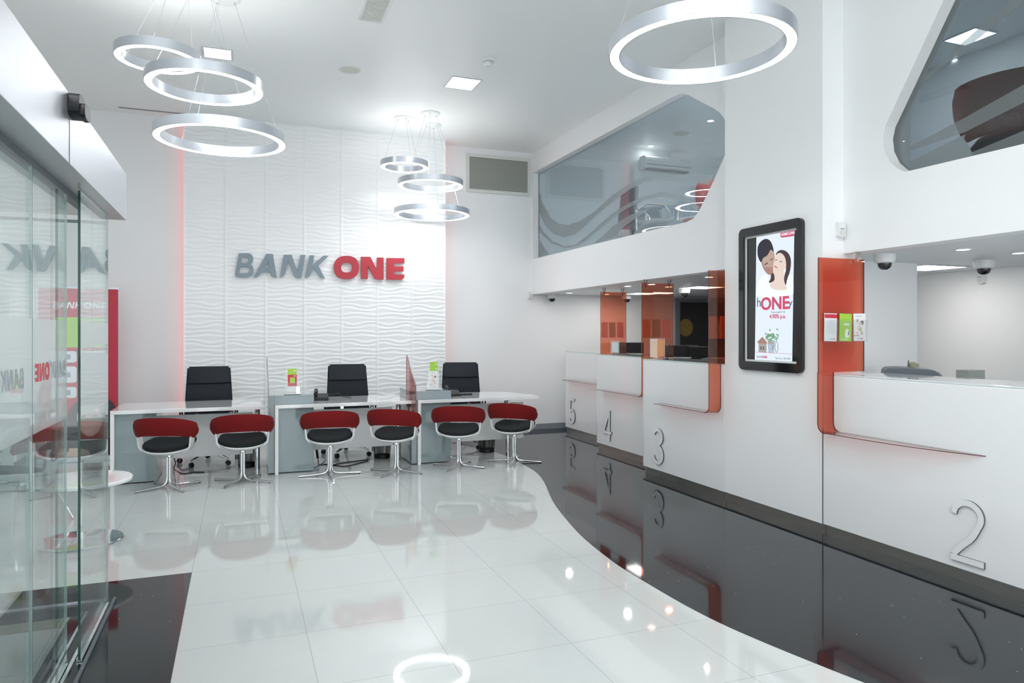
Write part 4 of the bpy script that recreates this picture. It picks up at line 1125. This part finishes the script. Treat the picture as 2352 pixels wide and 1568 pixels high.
# ------------------------------------------------------------------ office chairs
def office_chair(label):
    t = thing('office_chair', label, 'office chair', (0, 0, 0))
    b = MB(); rows = []
    for i in range(41):
        f = i / 40; z = .52 + .60 * f; y = .22 + .10 * f + .035 * math.sin(f * PI) * -1
        hw = .262 - .030 * f
        th = .020 + (.026 * max(0, 1 - (f - .66) / .30) if f > .655 else -.004)
        rnd = 0 if f < .97 else .01
        rows.append([(-hw + rnd, y, z), (-hw * .5, y - th, z), (0, y - th - .004, z), (hw * .5, y - th, z), (hw - rnd, y, z), (hw * .5, y + .014, z), (0, y + .016, z), (-hw * .5, y + .014, z)])
    V = b.grid(rows, closed_u=True); b.bm.faces.new(V[0]); b.bm.faces.new(V[-1][::-1])
    b.build('backrest', M['leather'], t, smooth=True)
    b = MB(); rows = []
    for i in range(11):
        f = i / 10; y = -.24 + .46 * f; z = .47 + .03 * f * f + (-.03 if i == 0 else 0)
        rows.append([(-.25, y, z), (-.12, y, z + .018), (.12, y, z + .018), (.25, y, z), (.12, y, z - .03), (-.12, y, z - .03)])
    V = b.grid(rows, closed_u=True); b.bm.faces.new(V[0]); b.bm.faces.new(V[-1][::-1])
    b.build('seat', M['leather'], t, smooth=True)
    for sx in (-1, 1):
        MB().tube([(sx * .270, -.24, .45), (sx * .270, .15, .47), (sx * .268, .20, .52), (sx * .250, .27, .85), (sx * .236, .322, 1.10)], .007, 8).build('side_rail', M['black'], t, smooth=True)
        MB().tube([(sx * .30, -.10, .46), (sx * .31, -.12, .66), (sx * .31, -.08, .685), (sx * .31, .12, .685), (sx * .305, .2, .62), (sx * .29, .21, .55)], .010, 8).build('armrest', M['black'], t, smooth=True)
    MB().lathe([(.024, .10), (.024, .30), (.034, .30), (.034, .44), (0, .44)], seg=20).build('gas_lift', M['chrome'], t, smooth=True)
    for k in range(5):
        a = 2 * PI * k / 5 + .35; c, s_ = math.cos(a), math.sin(a)
        leg = MB().tube([(0.02 * c, .02 * s_, .12), (.16 * c, .16 * s_, .11), (.33 * c, .33 * s_, .075)], [.02, .016, .012], 8).build('base_spoke', M['chrome'], t, smooth=True)
        m4 = Matrix.Translation((.33 * c, .33 * s_, 0)) @ Matrix.Rotation(a + 1.1, 4, 'Z')
        b = MB()
        for off in (-.018, .004):
            b.poly([ell(0, .028, .028, .028, 18)], m4 @ Matrix(((1, 0, 0, 0), (0, 0, 1, off), (0, 1, 0, 0), (0, 0, 0, 1))), .014)
        b.build('caster', M['black'], leg, smooth=True)
    return t
oc = office_chair('black high-backed office chair behind the left desk')
oc.location = (-.325, 9.08, 0); oc.rotation_euler = (0, 0, math.radians(2)); oc['group'] = 'black office chairs'
dup(oc, (1.315, 9.10, 0), math.radians(-2), 'black high-backed office chair behind the middle desk, right of the telephone', 'black office chairs')
dup(oc, (2.80, 9.12, 0), math.radians(-14), 'black high-backed office chair behind the right desk', 'black office chairs')

# bins
def waste_bin(x, y, label):
    t = thing('waste_bin', label, 'waste bin', (x, y, 0), 0, 'black mesh waste bins')
    MB().lathe([(.098, .025), (.125, .30)], seg=40).build('mesh_wall', M['mesh'], t, smooth=True)
    MB().lathe([(0, .004), (.098, .004), (.10, .04), (.097, .04), (.095, .008), (0, .008)], seg=40).build('solid_base', M['black'], t, smooth=True)
    MB().lathe([(.124, .295), (.130, .298), (.130, .308), (.124, .310)], seg=40, closed=True).build('rim', M['black'], t, smooth=True)
waste_bin(.095, 8.66, 'black mesh waste bin under the right end of the left desk')
waste_bin(1.64, 8.66, 'black mesh waste bin under the right end of the middle desk')
waste_bin(2.98, 8.62, 'black mesh waste bin under the right desk')

def cable(pts, r, m, label):
    q = [Vector(p) for p in pts]; out = []
    for i in range(len(q) - 1):
        p0, p1, p2, p3 = q[max(i-1, 0)], q[i], q[i+1], q[min(i+2, len(q)-1)]
        for k in range(6):
            s_ = k / 6
            out.append(0.5 * ((2 * p1) + (-p0 + p2) * s_ + (2*p0 - 5*p1 + 4*p2 - p3) * s_**2 + (-p0 + 3*p1 - 3*p2 + p3) * s_**3))
    out.append(q[-1])
    tag(MB().tube(out, r, 6).build('power_cable', m, smooth=True), label, 'cable', 'cables under the desks')
g = lambda px, py, z=.006: onZ(px, py, z)
def cz3(px, py, Y): return onY(px, py, Y)
cable([cz3(396, 1045, 8.5), cz3(403, 1062, 8.5), g(400, 1077), g(420, 1087), g(445, 1084), g(469, 1084)], .006, M['cable'], 'thick black cable hanging down and trailing under the left desk')
cable([cz3(415, 1052, 8.5), cz3(409, 1070, 8.5), g(420, 1079), g(437, 1073)], .004, M['bluec'], 'thin bluish cable looping by the casters under the left desk')
cable([cz3(727, 1015, 8.5), cz3(728, 1035, 8.5), cz3(731, 1056, 8.45), g(733, 1067), g(750, 1066), g(790, 1070), g(830, 1062), g(845, 1057), g(836, 1056), g(800, 1061), g(765, 1067)], .006, M['cable'], 'black cable looping on the floor under the middle desk')
cable([g(748, 1056), g(735, 1067), g(722, 1073), g(719, 1078), g(733, 1078)], .004, M['bluec'], 'short blue cable end on the floor beside the middle pedestal')
tag(MB().tube([cz3(727, 1030, 8.49), cz3(730, 1052, 8.49)], .014, 8).build('cable_adapter', M['black']), 'black inline power adapter hanging under the middle desk', 'adapter')

# ------------------------------------------------------------------ glass entrance on the left
XG = -.69
t = thing('door_portal_beam', 'long brushed silver door header beam across the upper left', 'door header')
MB().box(-.80, -.62, -1.6, 4.73, 2.195, 2.47).build('casing', M['beam'], t, bevel=.002)
MB().box(-.6195, -.6185, 3.215, 3.222, 2.195, 2.47).build('seam', M['dgrey'], t)
MB().box(-.775, -.735, -1.6, 4.25, 2.165, 2.195).build('door_track', M['dgrey'], t)
t = thing('motion_sensor', 'black door motion sensor on the silver header beam', 'motion sensor', (-.62, 3.25, 2.425))
MB().poly([smooth_loop([(-.06, -.045), (.06, -.045), (.075, -.0), (.06, .048), (-.06, .048), (-.075, .0)], 2)], Matrix(((0, 0, 1, 0), (1, 0, 0, 0), (0, 1, 0, 0), (0, 0, 0, 1))), .04).build('housing', M['black'], t, bevel=.012, seg=3)
MB().poly([smooth_loop([(-.05, -.05), (.05, -.05), (.06, -.02), (.05, .012), (-.05, .012), (-.06, -.02)], 2)], Matrix(((0, 0, 1, .04), (1, 0, 0, 0), (0, 1, 0, 0), (0, 0, 0, 1))), .018).build('lens_cover', M['black'], t, bevel=.008, seg=3)

def yz(X): return Matrix(((0, 0, 1, X), (1, 0, 0, 0), (0, 1, 0, 0), (0, 0, 0, 1)))
def glass_leaf(X, y0, y1, ztop, name, label, near_edge, z0=.012, wedge=False, logos=()):
    t = thing(name, label, 'glass panel', (0, 0, 0), 0, 'entrance glass panels')
    MB().box(X - .005, X + .005, y0, y1, z0, ztop).build('pane', M['door'], t)
    MB().box(X - .0052, X + .0052, y0 - .004, y0, z0, ztop).build('near_edge', M[near_edge], t)
    MB().box(X - .0052, X + .0052, y1, y1 + .004, z0, ztop).build('far_edge', M['ledge'], t)
    b = MB()
    if wedge:
        b.poly([[(y0, 1.14), (y1, 1.14), (y1, 1.415), (y0, 1.435)]], yz(X + .0055), 0)
        b.poly([[(y0, 1.455), (y1, 1.475), (y1, 1.585), (y0, 1.585)]], yz(X + .0055), 0)
    else:
        b.poly([[(y0, 1.14), (y1, 1.14), (y1, 1.585), (y0, 1.585)]], yz(X + .0055), 0)
    b.build('frosted_band', M['frost'], t)
    for (yl, zl, wl) in logos:
        logo(wl, MX((X + .0062, yl, zl)), M['vinyl_grey'], M['vinyl_red'], t, .0003)
    MB().box(X - .012, X + .012, y0, y1, 0.003, z0 + .035 if False else z0 + .004).build('bottom_rail', M['chrome'], t)
    return t
glass_leaf(XG, 3.79, 4.53, 2.19, 'glass_side_panel', 'fixed glass side panel with dark green edge below the end of the silver beam', 'gedge', wedge=True)
glass_leaf(XG - .05, 3.185, 3.76, 2.165, 'glass_door_leaf', 'sliding glass door leaf with the bank name, next to the dark green glass edge', 'gedge', logos=((3.735, 1.335, .52),), wedge=False)
glass_leaf(XG - .05, 2.30, 3.175, 2.165, 'glass_door_leaf', 'sliding glass door leaf cut by the left edge of the photo', 'gedge', logos=((3.066, 1.33, .52),))
# back glass of the lobby
t = thing('lobby_glass_wall', 'cross glass wall of the entrance lobby with thin top rail', 'glass panel', (0, 0, 0), 0, 'entrance glass panels')
MB().box(-3.25, -.70, 4.60, 4.61, .012, 2.15).build('pane', glass('lobby_glass', (.93, .96, .955), .045), t)
MB().box(-3.25, -.70, 4.595, 4.615, 2.15, 2.165).build('top_rail', M['mgrey'], t)
MB().box(-3.25, -.70, 4.595, 4.615, 0.002, .012).build('bottom_rail', M['alu'], t)
MB().box(-1.62, -1.60, 4.597, 4.613, .012, 2.15).build('joint', M['ledge'], t)
struct(MB().box(XL, -.80, YN, 4.66, 2.20, 2.32).build('trim_8', M['ceil']))
t = thing('floor_track', 'bright metal floor guide track under the entrance glass', 'floor track', (0, 0, 0))
MB().box(XG - .035, XG - .02, 1.0, 4.62, .0015, .012).build('rail', M['chrome'], t)
MB().box(XG + .02, XG + .035, 1.0, 4.62, .0015, .012).build('rail', M['dgrey'], t)
MB().box(XG - .09, XG - .078, 1.0, 4.45, .0015, .008).build('rail', M['alu'], t)

# low round table and lounge chair seen through the glass
c = onZ(187, 1242)
t = thing('low_round_table', 'low round white table on a chrome disc base behind the entrance glass', 'table', (c.x, c.y, 0))
MB().lathe([(0, 0), (.272, 0), (.276, .006), (.27, .014), (.05, .022), (0, .022)], seg=64).build('base_disc', M['chrome'], t, smooth=True)
MB().lathe([(.028, .02), (.028, .43)], seg=24).build('column', M['chrome'], t, smooth=True)
MB().lathe([(0, .428), (.325, .428), (.335, .436), (.335, .452), (.328, .458), (0, .458)], seg=64).build('table_top', M['lam'], t, smooth=True)
c = onZ(47, 1080, .43)
lc = visitor_chair('lounge_chair', 'red-backed chair on four splayed chrome legs by the low round table', 'four')
lc.location = (c.x, c.y, 0); lc.rotation_euler = (0, 0, math.radians(140))
# low wall bench behind the table
c = onY(60, 1140, 9.9)

# roll-up banner
XA, XBn, YBn = -2.185, -1.362, 9.72
t = thing('rollup_banner', 'tall red roll-up banner with bank name standing left of the left desk', 'banner', (0, 0, 0))
MB().box(XA, XBn, YBn, YBn + .003, .06, 2.06).build('banner_sheet', M['banner'], t)
MB().box(XA - .005, XBn + .005, YBn - .008, YBn + .012, 2.055, 2.075).build('top_rail', M['alu'], t)
MB().box(XA - .01, XBn + .01, YBn - .07, YBn + .07, .0, .06).build('cassette', M['alu'], t, bevel=.008)
MB().tube([(-1.77, YBn + .03, .06), (-1.77, YBn + .03, 2.06)], .008, 8).build('support_pole', M['alu'], t)
bm4 = MY((0, YBn - .001, 0))
def bpl(loops, m, nm, l=1): return MB().poly(loops, MY((0, YBn - .0008 * l, 0)), .0006).build(nm, M[m], t)
A_, B_ = onY(122, 708, YBn), onY(246, 708, YBn)
logo(B_.x - A_.x, MY((A_.x, YBn - .001, A_.z)), M['paper'], M['paper'], t, .0008)
def br(px0, px1, py0, py1, r):
    a, b_ = onY(px0, py1, YBn), onY(px1, py0, YBn); return rrect(a.x, b_.x, a.z, b_.z, r)
bpl([br(126, 247.5, 729, 798, .03)], 'green', 'printed_green_box')
for (x0, x1) in ((112, 176), (184, 248)):
    for (y0, y1) in ((806, 833), (841, 880), (888, 915)):
        bpl([br(x0, x1, y0, y1, .03)], 'lilac', 'printed_pale_box')
        k = br((x0 + x1) / 2 + 6, (x0 + x1) / 2 + 18, (y0 + y1) / 2 - 6, (y0 + y1) / 2 + 6, .01); bpl([k], 'ink', 'printed_icon', 2)
def bp_(pts, m, nm, l): bpl([pxY(smooth_loop(pts, 2), YBn)], m, nm, l)
bp_([(150,975),(160,935),(195,905),(235,905),(262,925),(272,950),(270,1050),(150,1050)], 'hair', 'printed_hair', 2)
bp_([(150,1050),(150,1005),(175,990),(260,1000),(272,1050)], 'black', 'printed_clothing', 3)
bp_([(175,960),(182,935),(210,928),(232,940),(236,970),(225,995),(205,1004),(186,992)], 'skin2', 'printed_face', 4)
bp_([(194,984),(206,988),(218,982),(214,992),(204,995),(196,992)], 'paper', 'printed_smile', 5)
bp_([(186,955),(198,953),(198,959),(187,960)], 'hair', 'printed_eye', 5)
bp_([(212,953),(226,952),(226,958),(213,959)], 'hair', 'printed_eye', 5)
bp_([(140,1035),(160,1028),(200,1030),(212,1045),(190,1050),(145,1050)], 'skin', 'printed_hand', 5)
bp_([(128,1018),(138,1012),(160,1030),(155,1040),(145,1038)], 'black', 'printed_phone', 6)
# dim bench and partition beyond the lobby
t = thing('low_bench', 'long low white bench along the left end of the back wall', 'bench')
MB().box(-3.2, -2.3, 9.3, 9.9, .10, .44).build('body', M['lam'], t, bevel=.005)
MB().box(-3.16, -2.34, 9.34, 9.86, .0, .10).build('plinth', M['dgrey'], t)

# ------------------------------------------------------------------ mezzanine contents
def mz(px, py, z): return onD(px, py, (z - EYE) * F / (HY - py))
for px, py, l in ((1632, 277, 'nearest the rounded corner of the left mezzanine window'), (1495, 335, 'above the air conditioner'), (2197, 137, 'near the diagonal stripe of the right mezzanine window'), (2168, 264, 'low in the right mezzanine window')):
    p = mz(px, py, ZMC); downlight(p, ZMC, 'round recessed downlight in the mezzanine ceiling ' + l, 'mezzanine downlights', 0.22, .045)
p = mz(2228, 84, ZMC); panel_light(p, .32, .34, ZMC, 'square panel light in the mezzanine ceiling behind the diagonal stripe', 'mezzanine panel lights', 'spot')
p = mz(2065, 319, ZMC); panel_light(p, .4, .4, ZMC, 'small panel light at the lower corner of the right mezzanine window', 'mezzanine panel lights', 'spot')
p = mz(2135, 222, ZMC); slat_vent('ceiling_vent', 'dim rectangular vent in the mezzanine ceiling behind the right window', p, .3, .9, ZMC, 14)
p = mz(1565, 306, ZMC); t = thing('ceiling_speaker', 'round speaker in the mezzanine ceiling behind the left window', 'speaker', (p.x, p.y, ZMC))
MB().lathe([(.12, 0), (.12, -.008), (0, -.010)], seg=36).build('grille', M['ceram'], t, smooth=True)
A, B = onY(1483, 354, 10.12), onY(1589, 394, 10.12)
t = thing('air_conditioner', 'white wall-mounted air conditioner seen through the left mezzanine window', 'air conditioner', (0, 0, 0))
x0, x1, z0, z1 = A.x, B.x, B.z - .02, A.z
m4 = Matrix(((0, 0, 1, x0), (1, 0, 0, 0), (0, 1, 0, 0), (0, 0, 0, 1)))
MB().poly([smooth_loop([(YB, z0), (YB - .18, z0 + .01), (YB - .225, z0 + .06), (YB - .23, z1 - .05), (YB - .19, z1), (YB, z1)], 1)], m4, x1 - x0).build('housing', M['plastic'], t, bevel=.008)
MB().box(x0 + .05, x1 - .05, YB - .215, YB - .10, z0 - .002, z0 + .012).build('outlet_flap', M['dgrey'], t)
MB().box(x0 + .02, x1 - .02, YB - .235, YB - .225, z0 + .075, z0 + .082).build('panel_gap', M['dgrey'], t)
for x, y, l in ((6.3, 5.5, 'deep in the room behind the wall screen'), (5.3, 6.0, 'behind the top of the wall screen')):
    panel_light(Vector((x, y, 0)), .7, .7, ZMC, 'added hidden mezzanine fill panel ' + l, 'mezzanine panel lights', 'dim')  # panels added out of sight to lift the mezzanine's general light
# meeting table with glass top
c = Vector((5.62, 8.5, ZM))
t = thing('glass_meeting_table', 'round glass meeting table with chrome posts in the mezzanine room', 'table', c)
MB().lathe([(0, .72), (.50, .72), (.50, .732), (0, .732)], seg=64).build('glass_top', M['tabletop'], t, smooth=True)
for k in range(3):
    a = 2 * PI * k / 3 + .5
    MB().tube([(.28 * math.cos(a), .28 * math.sin(a), 0), (.28 * math.cos(a), .28 * math.sin(a), .72)], .022, 12).build('leg', M['chrome'], t, smooth=True)
b = MB()
for k in range(3):
    a = 2 * PI * k / 3 + .5
    for zz in (.60, .64): b.tube([(0, 0, zz), (.28 * math.cos(a), .28 * math.sin(a), zz)], .012, 8)
b.build('brace', M['chrome'], t, smooth=True)
def meeting_chair(loc, rot, label, m):
    t = thing('meeting_chair', label, 'chair', loc, rot, 'meeting room chairs')
    MB().box(-.24, .24, -.23, .24, .42, .48).build('seat', m, t, bevel=.02)
    MB().poly([rrect(-.23, .23, .48, .92, .05)], Matrix(((1, 0, 0, 0), (0, 1, .12, -.29), (0, 0, 1, 0), (0, 0, 0, 1))) @ MY((0, 0, 0)), .04).build('backrest', m, t, bevel=.012)
    for sx in (-1, 1):
        MB().tube([(sx * .27, -.22, .60), (sx * .27, -.1, .68), (sx * .27, .15, .68), (sx * .27, .22, .62), (sx * .27, .22, .01), (sx * .27, -.22, .01), (sx * .26, -.24, .60)], .012, 8).build('arm_frame', M['chrome'], t, smooth=True)
meeting_chair((5.0, 8.1, ZM), math.radians(-95), 'dark grey meeting chair left of the mezzanine glass table', M['dgrey'])
meeting_chair((5.92, 9.4, ZM), math.radians(165), 'dark grey meeting chair behind the mezzanine glass table', M['dgrey'])
meeting_chair((6.15, 8.2, ZM), math.radians(70), 'dark grey meeting chair right of the mezzanine glass table', M['dgrey'])
def tub_chair(loc, rot, label, s=1.0):
    t = thing('tub_chair', label, 'armchair', loc, rot, 'red tub chairs on the mezzanine')
    band(.36 * s, .44 * s, .86 * s, -92, 92, .09, lean=.18, squash=.92).build('backrest', M['red2'], t, smooth=True)
    seat_pad(.34 * s, .46 * s, .62 * s, .62 * s, .0, .0).build('seat', M['red2'], t, smooth=True)
    MB().lathe([(0, .22 * s), (.16 * s, .22 * s), (.30 * s, .30 * s), (.335 * s, .40 * s), (.32 * s, .42 * s), (0, .36 * s)], seg=36).build('seat_pan', M['blackf'], t, smooth=True)
    MB().lathe([(.03, .02), (.03, .24 * s)], seg=16).build('column', M['chrome'], t, smooth=True)
    MB().lathe([(0, 0), (.26, 0), (.26, .012), (.04, .025), (0, .025)], seg=40).build('base', M['chrome'], t, smooth=True)
tub_chair((5.16, 3.36, ZM), math.radians(-50), 'big red tub chair with dark underside behind the right mezzanine window', .92)
tub_chair((5.55, 7.4, ZM), math.radians(30), 'red tub chair at the lower right of the left mezzanine window', 1.0)

# ------------------------------------------------------------------ light from outside and camera
w = bpy.data.worlds.new('daylight'); scn.world = w; w.use_nodes = True
w.node_tree.nodes['Background'].inputs[0].default_value = (0.93, 0.965, 1.0, 1)
w.node_tree.nodes['Background'].inputs[1].default_value = 0.75

cam = bpy.data.cameras.new('camera'); co = bpy.data.objects.new('camera', cam); COL.objects.link(co)
co.location = (0, 0, EYE); co.rotation_euler = (PI / 2, 0, -TH)
cam.sensor_width = 36.0; cam.lens = 36.0 * F / 2352.0
cam.shift_y = -(784.0 - HY) / 2352.0; cam.clip_start = .05
scn.camera = co
scn.view_settings.view_transform = 'Standard'; scn.view_settings.look = 'None'
scn.view_settings.exposure = 1.86; scn.view_settings.gamma = 1.0
scn.view_settings.use_curve_mapping = False
cy = scn.cycles
cy.max_bounces = 10; cy.diffuse_bounces = 5; cy.glossy_bounces = 4; cy.use_adaptive_sampling = True; cy.adaptive_threshold = 0.05; cy.transparent_max_bounces = 24; cy.transmission_bounces = 6
cy.use_denoising = True; cy.sample_clamp_indirect = 6.0; cy.caustics_reflective = False; cy.caustics_refractive = False
